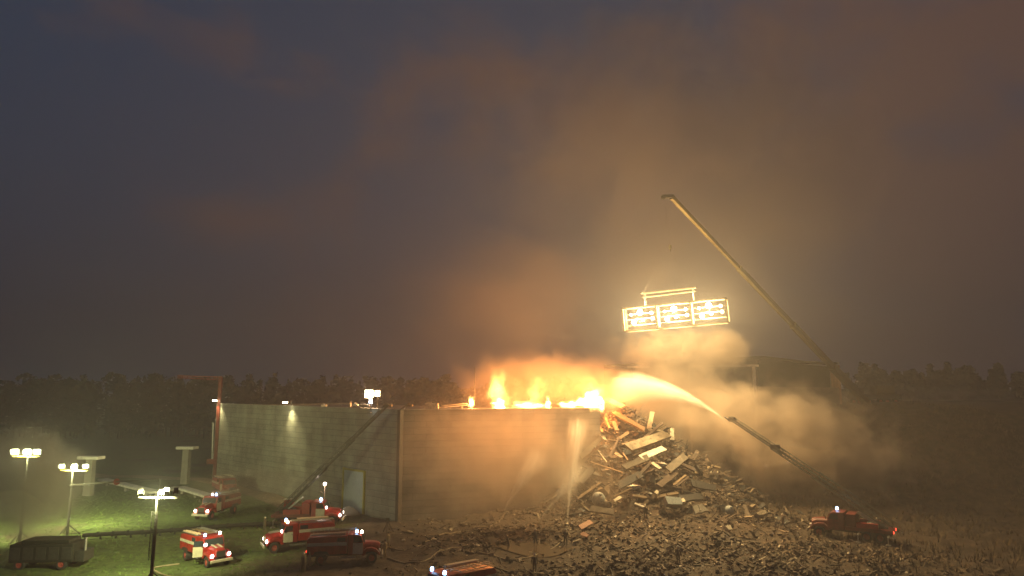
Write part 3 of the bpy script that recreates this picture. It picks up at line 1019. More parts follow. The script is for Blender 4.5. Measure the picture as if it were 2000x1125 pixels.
def ladder_engine(loc, rz, tip, label, op_roof=None, jet=False, tail=0, boomm=DSTEEL, w0=.95, **o):
    root = empty('ladder_engine', loc, rz, label, 'ladder fire engine', 'turntable ladder fire engines')
    MB().box((0, 0, .78), (7.4, .9, .24)).build('chassis', CHAS, root)
    front_end(root, o)
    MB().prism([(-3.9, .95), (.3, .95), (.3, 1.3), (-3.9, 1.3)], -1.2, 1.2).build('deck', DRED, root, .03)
    MB().box((-.25, 0, 1.9), (.9, 2.2, 1.2)).build('crew_cab', o.get('paint') or RED, root, .05)
    for s in (-1, 1):
        MB().box((-1.7, s * 1.1, 1.55), (1.9, .3, .5)).build('locker', RED, root, .03)
        wheel(root, 2.75, s * 1.02)
        wheel(root, -1.6, s * .98, .52, .5)
        wheel(root, -2.75, s * .98, .52, .5)
        MB().box((-3.93, s * .95, 1.12), (.05, .25, .2)).build('tail_lamp', LAMP_R if tail else mat('tail_lamp_off'), root)
        for x in (-3.5, -.9):
            MB().bar((x, s * 1.0, .8), (x, s * 1.9, .7), .14).bar((x, s * 1.9, .75), (x, s * 1.9, .1), .1).box((x, s * 1.9, .06), (.45, .45, .08)).build('outrigger', STEEL, root)
    piv = Vector((-2.3, 0, 1.75))
    MB().lathe([(.001, .5), (.7, .5), (.85, .35), (.85, 0), (.001, 0)], (piv.x, piv.y, 1.3), 'Z', 20).build('turntable', CHAS, root)
    # telescopic ladder in local space
    tl = to_local(root, tip)
    dirn = (tl - piv).normalized()
    basep = piv + Vector((0, 0, .45)) - dirn * 1.6
    total = (tl - basep).length
    up = Vector((0, 0, 1))
    sd = dirn.cross(up).normalized()
    upn = sd.cross(dirn)
    brk = [(0, .42), (.30, .68), (.62, 1.0)]
    for k, (f0, f1) in enumerate(brk):
        w = w0 * (1 - .22 * k)
        hh = w0 * .55 * (1 - .25 * k)
        a = basep + dirn * total * f0 + upn * .1 * k
        b2 = basep + dirn * total * f1 + upn * .1 * k
        mb = MB()
        for s in (-1, 1):
            o_ = sd * s * w / 2
            mb.bar(a + o_, b2 + o_, .10, .14)
            mb.bar(a + o_ + upn * hh, b2 + o_ + upn * hh, .06)
            n = max(4, int((b2 - a).length / .9))
            for i in range(n):
                p0 = a.lerp(b2, i / n) + o_
                p1 = a.lerp(b2, (i + .5) / n) + o_ + upn * hh
                p2 = a.lerp(b2, (i + 1) / n) + o_
                mb.bar(p0, p1, .045).bar(p1, p2, .045)
        n = int((b2 - a).length / .4)
        for i in range(n):
            c = a.lerp(b2, (i + .5) / n)
            mb.bar(c - sd * w / 2, c + sd * w / 2, .04)
        mb.build('ladder_section', boomm, root)
    MB().bar(piv + Vector((0, -.35, 0)), piv + Vector((0, -.35, 0)) + dirn * 1.9 - upn * .15, .16).bar(piv + Vector((0, .35, 0)), piv + Vector((0, .35, 0)) + dirn * 1.9 - upn * .15, .16).build('lift_ram', STEEL, root)
    if op_roof:
        oc = MB().box((piv.x - .3, 1.15, 2.0), (1.0, .8, 1.1)).build('operator_cab', RED, root, .05)
        MB().box((piv.x - .3, 1.15, 2.6), (1.1, .9, .1)).build('roof', CREAM, oc)
    tp = basep + dirn * total
    if jet:
        mb = MB()
        mb.box(tp + upn * .25 - dirn * .3, (.7, .6, .5))
        mb.tube(tp, tp + dirn * .7, .12, .07)
        mb.build('water_monitor', CHAS, root)
        mp_ = basep + dirn * total * .68
        MB().box(mp_ + upn * .35, (.9, .6, .55)).build('rest_platform', CHAS, root)
    return root
tipL = P(765, 797, 79.5)
ladder_engine(at_ground(604, 1024), R(4), tipL, 'turntable ladder engine with its dark ladder raised to the hall roof, nose right', op_roof=1, beacons=[(1.2, 0, 'b')], spot=-1, lights=1)
TIPR = P(1422, 826, 84)
ladder_engine((33.9, 72.0, ground_z(33.9, 72) + .05), R(146), TIPR, 'ladder engine at right, its long ladder spraying water over the rubble', jet=True, tail=1, boomm=GSTEEL, w0=1.05, paint=DRED, cream_doors=0,  beacons=[(1.2, -.5, 'b')], lights=0)  # darker red paint here puts the engine's shade into its colour

# ------------------------------------------------------------------ floodlights and towers
YG = (1.0, .98, .44)
def flood_head(root, c, w, h, m, aim, name='flood_head'):
    c = Vector(c)
    aim = Vector(aim).normalized()
    q = aim.to_track_quat('Y', 'Z').to_matrix()
    hd = MB().box(c - aim * .12, (w, .24, h), q, 1.0).build(name, DSTEEL, root)
    MB().box(c + aim * .02, (w * .9, .06, h * .9), q).build('lens', m, hd)
    lv = [MB(), MB()]
    s = q @ Vector((1, 0, 0))
    u = q @ Vector((0, 0, 1))
    lv[0].plate([c + s * w / 2 + u * h / 2, c + s * w * .72 + u * h * .65 + aim * .3, c + s * w * .62 - u * h * .5 + aim * .2, c + s * w / 2 - u * h / 2], .015)
    lv[1].plate([c - s * w / 2 + u * h / 2, c - s * w * .72 + u * h * .65 + aim * .3, c - s * w * .62 - u * h * .5 + aim * .2, c - s * w / 2 - u * h / 2], .015)
    for v_ in lv:
        v_.build('barn_door', STEEL, hd)
    return hd
# 1: leftmost tower
def tower(px, base_y, lamp_y, offs, label, arm=None, d=None, lattice=False, aim=(.5, -.2, -.6), power=900, lens=None, size=(.75, .7), at=(260, 955), cone=135):
    g = flat(px, base_y) if d is None else P(px, base_y, d)
    gz = ground_z(g.x, g.y)
    e = empty('light_tower', (g.x, g.y, gz), 0, label, 'light tower', 'floodlight masts on the left')
    h = P(px, lamp_y, g.y).z - gz
    s = F / g.y
    MB().tube((0, 0, 0), (0, 0, h * .55), .13, n=10).tube((0, 0, h * .5), (0, 0, h - .3), .08, n=8).build('mast', DSTEEL, e)
    bs = MB()
    for k in range(3):
        a = k * 2.094 + .3
        bs.bar((0, 0, 1.1), (math.cos(a) * 1.2, math.sin(a) * 1.2, .05), .08)
    bs.build('tripod', DSTEEL, e)
    if lattice:
        lm = MB()
        z0, z1 = h * .28, h * .8
        for x, y in ((-.22, -.2), (.22, -.2), (0, .25)):
            lm.bar((x, y, z0), (x, y, z1), .05)
        n = 14
        cs = [(-.22, -.2), (.22, -.2), (0, .25)]
        for i in range(n):
            za, zb = z0 + (z1 - z0) * i / n, z0 + (z1 - z0) * (i + 1) / n
            for k in range(3):
                a, b_ = cs[k], cs[(k + 1) % 3]
                lm.bar((a[0], a[1], za), (b_[0], b_[1], zb), .03)
        lm.build('lattice_section', DSTEEL, e)
    x0, x1 = offs[0][0] / s, offs[-1][0] / s
    MB().bar((x0 - .2, 0, h - .35), (x1 + .2, 0, h - .35), .09).bar((x0, .2, h - .45), (x1, .2, h - .45), .06).build('crossbar', YEL if not lattice else STEEL, e)
    for (ox, oy, lit) in offs:
        c = (ox / s, -.1, h - oy / s + .1)
        hd = flood_head(e, c, size[0], size[1], (lens or LAMP_Y) if lit else STEEL, aim)
    light('floodlight', 'SPOT', (g.x + (x0 + x1) / 2, g.y - .9, gz + h), power, YG, e, .5, flat(*at), cone, 1.0)
    return e, h
tower(38, 1062, 884, [(-24, 0, 1), (0, 0, 1), (18, 0, 1)], 'leftmost floodlight mast, three lamps glaring through smoke', power=22000, at=(170, 990), cone=172, aim=(.35, -.75, -.45), size=(.54, .6))
e2, h2 = tower(131, 1045, 912, [(-20, 0, 1), (4, 0, 1), (25, 0, 1)], 'floodlight mast with three lamps and a long jib arm reaching right', power=19000, at=(300, 960), aim=(.35, -.75, -.45), size=(.44, .46))
# long jib reaching towards the lattice mast
j0 = to_local(e2, P(137, 948, e2.location.y - .2))
j1 = to_local(e2, P(228, 941, e2.location.y - 2))
j2 = to_local(e2, P(313, 936, e2.location.y - 5))
jb = MB().tube(j0, j1, .10, .09, 8).tube(j1, j2, .08, .06, 8).tube(j2, j2 - Vector((0, 0, 1.3)), .04, n=6)
jb.build('jib_arm', mat('jib_paint', (.04, .038, .03), .8, 0), e2)
MB().lathe([(.001, -.05), (.32, -.05), (.32, .05), (.001, .05)], (0, 0, 0), 'Y', 16).build('pulley', DRED, e2).location = j1
e3, h3 = tower(294, 1150, 962, [(-30, 0, 0), (8, 2, 1), (18, -4, 1), (36, 0, 0)], 'tall lattice floodlight mast running off the bottom edge, two of its four lamps lit', lattice=True, power=13000, at=(400, 990), aim=(.35, -.75, -.45), size=(.32, .32))

# hall wall lamps
def wall_lamp(px, py, label, power):
    s_ = on_wall(px)
    q = A + (B - A).normalized() * s_
    n = Vector(((B - A).y, -(B - A).x, 0)).normalized()
    if n.y > 0:
        n = -n
    e = empty('wall_lamp', (q.x, q.y, WT + .1), 0, label, 'lamp', 'lamps on the hall parapet')
    MB().bar((0, 0, 0), (0, 0, .55), .08).bar((0, 0, .5), n * 1.0 + Vector((0, 0, .6)), .06).build('bracket', DSTEEL, e)
    c = n * 1.0 + Vector((0, 0, .5))
    MB().box(c + Vector((0, 0, .12)), (.6, .5, .14)).build('housing', DSTEEL, e)
    MB().box(c, (.55, .45, .26)).build('lens', mat('parapet_lamp_lens', (.9, .85, .6), .4, emit=(1, .88, .5), es=30), e)
    light('wall_light', 'SPOT', Vector(e.location) + c - Vector((0, 0, .3)), power, (1, .86, .42), e, .1, Vector(e.location) + c - Vector((0, 0, 5)) - n * 1.1 + (B - A).normalized() * .7, 85, 1.0)
wall_lamp(430, 781, 'bright lamp on the hall parapet at its far left corner', 1100)
wall_lamp(569, 788, 'bright lamp on the hall parapet throwing a cone of light down the wall', 1500)

# roof lights and clutter on the hall
def roof_pt(px, d):
    q = P(px, 795, d)
    return Vector((q.x, q.y, WT - .4))
def roof_lamp(px, d, ptop, pbot, wpx, label, m, power, col, shape='panel'):
    q = roof_pt(px, d)
    s = F / d
    zt, zb = P(px, ptop, d).z - q.z, P(px, pbot, d).z - q.z
    e = empty('roof_floodlight', q, 0, label, 'floodlight')
    MB().tube((0, .1, 0), (0, .1, zb + .1), .05).bar((-.4, .1, .03), (.4, .1, .03), .06).bar((0, -.3, .03), (0, .5, .03), .06).build('stand', DSTEEL, e)
    MB().box((0, .12, (zt + zb) / 2), (wpx / s * 1.06, .12, (zt - zb) * 1.06)).build('housing', DSTEEL, e)
    MB().box((0, -.0, (zt + zb) / 2), (wpx / s, .1, zt - zb)).build('lens', m, e)
    if power:
        light('floodlight', 'POINT', (q.x, q.y - .4, q.z + (zt + zb) / 2), power, col, e, .3)
roof_lamp(720, 88, 762, 777, 15, 'large square floodlight panel on the hall roof', LAMP_O, 700, (1, .62, .3))
roof_lamp(736.5, 89, 763, 774, 9, 'smaller round floodlight on a thin stand, right of the square panel', LAMP_O, 250, (1, .62, .3))
roof_lamp(724, 86, 780, 788, 6, 'small blue white lamp under the square floodlight panel', mat('cold_lamp_lens', (.8, .85, .9), .4, emit=(.75, .85, 1), es=12), 60, (.8, .9, 1))
def clutter(px, d, y0, y1, w, m, name, label, cat, dep=.8):
    s = F / d
    zt, zb = P(px, y0, d).z, P(px, y1, d).z
    c = P(px, y1, d)
    c.z = zb
    hgt = zt - zb
    mb = MB().box((0, 0, hgt / 2), (w / s, dep, hgt), None, .92)
    mb.box((w / s * .1, -dep / 2, hgt * .75), (w / s * .5, .12, hgt * .2)).box((-w / s * .2, dep * .3, hgt + .08), (w / s * .35, .2, .16))
    o_ = mb.build(name, m, None, .03)
    o_.location = c
    tag(o_, label, cat)
clutter(843, 84, 788, 802, 27, mat('wrapped_sheet', (.62, .5, .38), .8, var=.5, vscale=3), 'wrapped_pallet', 'pale wrapped pallet on the hall roof right of the corner trim', 'pallet')
clutter(695, 87, 789, 792.5, 9, CREAM, 'crate', 'small pale crate on the roof left of the square floodlight', 'crate')
clutter(712, 86, 790, 793.5, 20, WOOD, 'plank_stack', 'lit stack of planks on the roof under the square floodlight', 'stack')
clutter(757, 85, 790, 794, 18, WOOD, 'plank_stack', 'longer stack of planks on the roof right of the floodlights', 'stack')
clutter(800, 84, 790, 794, 12, WOOD, 'plank_stack', 'short stack of boards above the hall corner', 'stack')
clutter(633, 92, 790, 794, 9, CREAM, 'crate', 'lone crate on the roof left part, far from the floodlights', 'crate')
clutter(684, 88, 786, 795, 3, WOOD, 'post', 'thin upright post on the roof left of the floodlights', 'post')
g = P(793, 799, 83)
o = MB().bar((-.9, 0, -.2), (.1, 0, .5), .1).bar((.1, 0, .5), (-.2, .4, -.3), .1).build('trestle', WOOD)
o.location = g
tag(o, 'splayed timber trestle leaning at the roof edge above the corner', 'trestle')
g = P(880, 794, 90)
o = MB().bar((-.9, 0, 0), (2.2, 0, .3), .12).bar((-.9, 0, 0), (2.2, 0, .3), .12, .3).bar((0, .2, -.8), (0, .2, .1), .1).bar((1.5, .2, -.8), (1.5, .2, .1), .1).build('roof_rail', STEEL)
o.location = g
tag(o, 'low pale rail on the roof just left of the fires', 'rail')
g = P(927, 770, 89)
o = MB().tube((0, 0, -1.5), (0, 0, 3.4), .03).build('thin_mast', DSTEEL)
o.location = g
tag(o, 'thin upright mast rising from the leftmost roof fire', 'mast')
# ground floodlight by the hall corner and heap of sand by the door
q = flat(768, 1004)
e = empty('ground_floodlight', (q.x, q.y, ground_z(q.x, q.y)), 0, 'low floodlight standing on the ground, lighting the foot of the hall corner', 'floodlight')
MB().box((0, .5, .35), (.7, .3, .45)).box((0, .5, .1), (.5, .5, .1)).build('housing', DSTEEL, e)
MB().box((0, .68, .35), (.6, .05, .35)).build('lens', mat('ground_lens', (.9, .9, .8), .4, emit=(1, .85, .55), es=3), e)
light('floodlight', 'POINT', (q.x, q.y + 1.0, .5), 60, (1, .85, .5), e, .2)
q = G(680, 1004)
pr = [(.001, 1.0), (.5, .85), (1.1, .4), (1.6, 0), (.001, 0)]
o = MB().lathe(pr, n=14).build('sand_heap', mat('pale_sand', (.5, .45, .35), .9, var=.2), smooth=True)
o.location = q - Vector((0, 0, .05))
tag(o, 'small pale heap of sand in front of the big door', 'sand heap')

# lamp on a thin stand behind the ladder engine
q = flat(632, 1014)
e = empty('lamp_stand', (q.x, q.y, 0), 0, 'thin lamp stand with one small bright lamp, right of the raised ladder', 'lamp stand')
hh = P(632, 945, q.y).z
MB().tube((0, 0, 0), (0, 0, hh), .05).bar((-.15, 0, hh - 1.1), (-.5, 0, hh - .8), .04).build('pole', mat('pinkish_pole', (.4, .28, .22), .6), e)
MB().lathe([(.001, .2), (.17, .12), (.2, 0), (.17, -.12), (.001, -.2)], (0, 0, hh), 'Z', 12).build('lamp', LAMP_H, e)
light('lamp', 'POINT', (q.x, q.y - .5, hh), 90, (1, .8, .6), e, .1)

# long black pipe on the ground
pa, pb = flat(160, 1056), flat(548, 1029)
e = empty('black_pipeline', (pa.x, pa.y, .0), 0, 'long thick black pipe running low across the grass to the engines', 'pipeline')
n = 14
for i in range(n):
    a, b2 = pa.lerp(pb, i / n) - pa, pa.lerp(pb, (i + 1) / n) - pa
    za, zb = .45 + ground_z(*(pa + a).xy) * 1, .45 + ground_z(*(pa + b2).xy)
    MB().tube((a.x, a.y, za), (b2.x, b2.y, zb), .2, n=10).tube((b2.x - .12, b2.y, zb), (b2.x + .02, b2.y, zb), .27, n=10).bar((a.x + .3, a.y, -.1), (a.x + .3, a.y, za), .14).build('pipe_length', mat('black_pipe', (.015, .015, .012), .8), e)

# dark generator trailer bottom left
q = flat(92, 1105)
e = empty('generator_trailer', (q.x, q.y, ground_z(q.x, q.y)), R(4), 'low dark generator trailer in the bottom left corner', 'trailer')
MB().box((0, 0, 1.35), (5.2, 2.2, 1.5)).build('body', mat('dark_green_canvas', (.02, .02, .014), .8, var=.5), e, .08)
MB().box((.2, 0, 2.25), (3.9, 1.9, .3)).build('roof', MATS['dark_green_canvas'], e, .05)
MB().box((3.0, 0, 1.0), (.8, 1.6, .9)).build('engine_box', DSTEEL, e, .05)
MB().tube((3.3, -.5, 1.2), (3.3, -.5, 2.5), .09).build('exhaust', STEEL, e)
for k in range(5):
    MB().box((-2.1 + k * 1.05, -1.12, 1.35), (.8, .05, 1.0)).build('side_vent', DSTEEL, e)
for x in (-1.7, 1.7):
    for s in (-1, 1):
        wheel(e, x, s * .95, .45, .3)
# tripod near the debris
q = G(757, 1040)
e = empty('tripod_stand', q, 0, 'spindly tripod alone on the earth between hall corner and engines', 'tripod')
tm = MB()
for k in range(3):
    a = k * 2.094 + .5
    tm.bar((0, 0, 1.15), (math.cos(a) * .6, math.sin(a) * .6, 0), .06)
tm.build('legs', DSTEEL, e)
MB().box((0, 0, 1.35), (.35, .25, .3)).build('head', DSTEEL, e)

# ------------------------------------------------------------------ people
def person(px, py, rz, label, coat=COAT, pose='stand', helmet=True, scale=1.0):
    g = G(px, py)
    e = empty('person', g, rz, label, 'person', 'people on the set')
    e.scale = (.88, .88, .88)
    walk = {'stand': .12, 'walk': .34, 'aim': .22}[pose]
    V, E, RD = [], [], []
    def vtx(p, r, par=None):
        V.append(tuple(Vector(p) * scale))
        RD.append(r * scale)
        if par is not None:
            E.append((par, len(V) - 1))
        return len(V) - 1
    pel = vtx((0, 0, .96), .15)
    wst = vtx((0, 0, 1.12), .145, pel)
    ch = vtx((.01, 0, 1.35), .17, wst)
    nk = vtx((.01, 0, 1.5), .06, ch)
    for s in (-1, 1):
        f = s * walk
        hip = vtx((0, s * .1, .88), .11, pel)
        kn = vtx((f * .55 + .04, s * .12, .48), .075, hip)
        an = vtx((f * .9 - .02, s * .13, .09), .055, kn)
        vtx((f * .9 + .14, s * .14, .04), .045, an)
        sh = vtx((0, s * .2, 1.42), .075, ch)
        if pose == 'aim':
            el = vtx((.2, s * .26, 1.18), .055, sh)
            wr = vtx((.45, s * .08, 1.2), .038, el)
            hd = vtx((.52, s * .05, 1.21), .04, wr)
            fd = Vector((.06, -s * .02, -.01))
        else:
            el = vtx((-s * walk * .4, s * .27, 1.14), .055, sh)
            wr = vtx((-s * walk * .6 + .1, s * .28, .9), .036, el)
            hd = vtx((-s * walk * .6 + .12, s * .28, .83), .036, wr)
            fd = Vector((.02, 0, -.07))
        for k in range(4):
            o_ = Vector((-.03 + .02 * k, 0, 0)) if pose != 'aim' else Vector((0, 0, -.03 + .02 * k))
            vtx(Vector(V[hd]) / scale + fd * (1 + .1 * math.sin(k * 1.2)) + o_, .009, hd)
        vtx(Vector(V[hd]) / scale + fd * .4 + Vector((.045, 0, .01)), .01, hd)
    import bmesh
    bm = bmesh.new()
    lay = bm.verts.layers.skin.new()
    bv = []
    for i, p in enumerate(V):
        v = bm.verts.new(p)
        v[lay].radius = (RD[i], RD[i])
        v[lay].use_root = (i == 0)
        bv.append(v)
    for a, b_ in E:
        bm.edges.new((bv[a], bv[b_]))
    me = bpy.data.meshes.new('body')
    bm.to_mesh(me)
    bm.free()
    me.materials.append(coat)
    bo = bpy.data.objects.new('body', me)
    COL.objects.link(bo)
    bo.parent = e
    sk = bo.modifiers.new('skin', 'SKIN')
    sb = bo.modifiers.new('sub', 'SUBSURF')
    sb.levels = sb.render_levels = 1
    prof = [(.001, -.12), (.05, -.11), (.075, -.05), (.085, .02), (.08, .08), (.05, .125), (.001, .14)]
    c = (.02 * scale, 0, 1.64 * scale)
    hm = MB().lathe([(r * scale, z * scale) for r, z in prof], c, 'Z', 14)
    hm.box((c[0] + .09 * scale, 0, c[2] - .01), (.03, .025, .04)).box((c[0], .085 * scale, c[2]), (.03, .02, .05)).box((c[0], -.085 * scale, c[2]), (.03, .02, .05))
    hm.build('head', SKIN, e, smooth=True)
    if helmet:
        MB().lathe([(.135, 0), (.11, .02), (.105, .08), (.07, .14), (.001, .16)], (c[0], 0, c[2] + .04), 'Z', 16).build('helmet', HELM, e, smooth=True)
    else:
        MB().lathe([(.09, -.04), (.098, .02), (.09, .08), (.05, .13), (.001, .14)], (c[0] - .01, 0, c[2] + .03), 'Z', 14).build('hair', DARK, e, smooth=True)
    # jacket skirt that hangs over the hips
    MB().lathe([(.2, .86), (.19, 1.0), (.175, 1.14), (.19, 1.3), (.17, 1.44), (.08, 1.5)], (.0, 0, 0), 'Z', 16).build('jacket', coat, e, smooth=True)
    if pose == 'aim':
        MB().tube((.4, 0, 1.2), (.95, 0, 1.3), .035, .02).build('nozzle', STEEL, e)
    return e
person(1390, 947, R(100), 'left one of two dark figures standing close together right of the heap')
person(1403, 947, R(80), 'right one of two dark figures standing close together right of the heap')
person(1530, 1034, R(160), 'firefighter striding across the debris left of the spraying ladder engine', pose='walk')
person(1715, 1042, R(170), 'dark figure standing behind the tail of the spraying ladder engine')
person(1105, 1066, R(85), 'firefighter at the foot of the tall thin spray', pose='aim')
person(1046, 1066, R(95), 'dark firefighter on the pale floor patch, back to the camera')
person(1044, 1119, R(80), 'dark figure nearest the bottom edge at front centre')
person(1261, 1014, R(110), 'dark figure picking over the rubble below the heap centre')
person(1325, 1103, R(60), 'barely visible figure on the debris field at bottom centre right')
person(603, 1107, R(20), 'firefighter in pale helmet climbing at the tail of the shaded engine', TAN)
person(592, 1118, R(150), 'dark figure standing left of the shaded engine tail', COAT)
person(752, 1089, R(200), 'person in tan coat at the nose of the shaded engine', TAN, helmet=False)
person(758, 1072, R(170), 'person in tan coat standing further back beyond the shaded engine nose', TAN, helmet=False)
person(516, 1040, R(0), 'figure standing left of the raised ladder engine', COAT)

# ------------------------------------------------------------------ crane and hanging light rig
RIG_D = 87.0
tip = P(1312, 385, RIG_D)
foot = P(1700, 795, 134)
gz = terrain(foot.x, foot.y)
crane = empty('mobile_crane', (foot.x, foot.y, gz), 0, 'mobile crane behind the earth bank with its long boom reaching up left', 'crane')
BOOM = mat('yellow_boom_paint', (.11, .09, .04), .5, var=.25)
fl, tl = to_local(crane, foot), to_local(crane, tip)
fl = fl + (fl - tl).normalized() * 2
for k, (f0, f1, w) in enumerate(((0, .28, 1.0), (.24, .5, .8), (.48, .75, .62), (.73, 1.0, .46))):
    a, b2 = fl.lerp(tl, f0), fl.lerp(tl, f1)
    mb = MB().bar(a, b2, w, w * 1.15)
    dd = (b2 - a).normalized()
    mb.bar(b2 - dd * .3, b2, w * 1.15, w * 1.3)
    mb.build('boom_section', BOOM, crane)
dd = (tl - fl).normalized()
MB().box(tl + Vector((-.4, 0, .1)), (1.3, .5, .4)).lathe([(.001, -.15), (.3, -.15), (.3, .15), (.001, .15)], tl + Vector((-1.1, 0, .0)), 'Y', 14).build('boom_head', DSTEEL, crane)
MB().box((1.0, 0, 1.6), (9, 2.6, .9)).build('chassis', DSTEEL, crane, .05)
MB().box((2.4, -.2, 2.9), (3.4, 2.4, 1.6)).build('superstructure', BOOM, crane, .08)
MB().box((-2.6, -.2, 2.5), (1.8, 2.4, 1.5)).build('cab', BOOM, crane, .1)
for x in (-2.6, -.9, 2.6, 4.2):
    for s in (-1, 1):
        wheel(crane, x, s * 1.2, .65, .45)
# rig
rc = P(1318, 616, RIG_D)
sR = F / RIG_D * math.cos(PITCH)
rig = bpy.data.objects.new('hanging_light_rig', None)
COL.objects.link(rig)
rig.location = rc
rig.rotation_euler = (R(4), R(-3.5), R(-20))
tag(rig, 'huge box framed rig of glaring yellow lamps hanging in mid air above the ruin', 'light rig')
RIGM = mat('rig_frame_paint', (.09, .08, .055), .6, 0)
w3 = 196 / sR
hh = 45 / sR
dp = 2.2
cell = w3 / 3
fr = MB()
for y in (-dp / 2, dp / 2):
    for z in (-hh / 2, hh / 2):
        fr.bar((-w3 / 2, y, z), (w3 / 2, y, z), .22)
    for k in range(4):
        x = -w3 / 2 + k * cell
        fr.bar((x, y, -hh / 2), (x, y, hh / 2), .22)
for k in range(4):
    x = -w3 / 2 + k * cell
    for z in (-hh / 2, hh / 2):
        fr.bar((x, -dp / 2, z), (x, dp / 2, z), .18)
fr.build('frame', RIGM, rig)
cr = MB()
for z in (-.05, .62, -.8):
    cr.bar((-w3 / 2, -.2, z * 1.0), (w3 / 2, -.2, z * 1.0), .08)
cr.build('lamp_rails', RIGM, rig)
sp = MB()
zt = hh / 2 + 1.75
xa, xb = -.30 * w3, .22 * w3
for y in (-.5, .5):
    sp.bar((xa, y, zt), (xb, y, zt), .14)
    sp.bar((xa, y, zt - .55), (xb, y, zt - .45), .08)
sp.bar((xa, -.5, zt), (xa, .5, zt), .14).bar((xb, -.5, zt), (xb, .5, zt), .14)
n = 10
for i in range(n):
    x = xa + (xb - xa) * i / n
    sp.bar((x, -.5, zt), (x + (xb - xa) / n, .5, zt), .06)
sp.build('spreader_beam', RIGM, rig)
cb = MB()
for x in (xa + .3, xb - .3):
    for y in (-.5, .5):
        cb.tube((x, y, hh / 2), (x, y, zt - .1), .035, n=5)
cb.build('sling', STEEL, rig)
RL = mat('rig_lamp_lens', (.95, .9, .7), .4, emit=(1, .84, .42), es=12)
RLB = mat('rig_lamp_big_lens', (.95, .9, .7), .4, emit=(1, .9, .55), es=32)
def rig_lamp(x, z, r, m):
    hd = MB().lathe([(.001, .35), (r * .8, .3), (r, 0), (r * 1.02, 0), (r * .9, .4), (.001, .45)], (x, -.45, z), 'Y', 14).build('lamp_head', RIGM, rig)
    MB().lathe([(.001, -.12), (r * .6, -.08), (r * .95, .02), (.001, .03)], (x, -.45, z), 'Y', 14).build('lens', m, hd)
for k in range(3):
    x0 = -w3 / 2 + k * cell
    rig_lamp(x0 + cell * .22, .60, .17, RL)
    rig_lamp(x0 + cell * .50, .80, .36, RLB)
    rig_lamp(x0 + cell * .84, .62, .19, RL)
    rig_lamp(x0 + cell * .28, -.40, .28, RLB)
    rig_lamp(x0 + cell * .56, -.20, .19, RL)
    rig_lamp(x0 + cell * .86, -.12, .21, RL)
RIG_POWER = 62000
for k in range(3):
    c = Vector((-w3 / 2 + (k + .5) * cell, -.9, 0))
    c = Matrix.Translation(rc) @ rig.rotation_euler.to_matrix().to_4x4() @ c
    light('rig_light', 'POINT', c, RIG_POWER / 3, (1, .68, .28), rig, .7)
# hook line from the boom head to the rig
hk = MB()
top = tip + Vector((-1.0, 0, 0))
hkp = rc + Vector((-.3, 0, zt + 5.6))
hk.tube(top, hkp, .007, n=5)
hook = hk.build('hoist_cable', DSTEEL)
hook.parent = crane
hook.matrix_parent_inverse = parent_inv(crane)
MB().box((0, 0, 0), (.3, .25, .5)).tube((0, 0, -.25), (0, 0, -.6), .05).build('hook_block', BOOM, hook).location = hkp
sl = MB()
for x in (xa, xb):
    pz = Matrix.Translation(rc) @ rig.rotation_euler.to_matrix().to_4x4() @ Vector((x, 0, zt))
    sl.tube(pz, hkp - Vector((0, 0, .8)), .007, n=5)
slo = sl.build('sling', STEEL)
slo.parent = rig
slo.matrix_parent_inverse = parent_inv(rig)

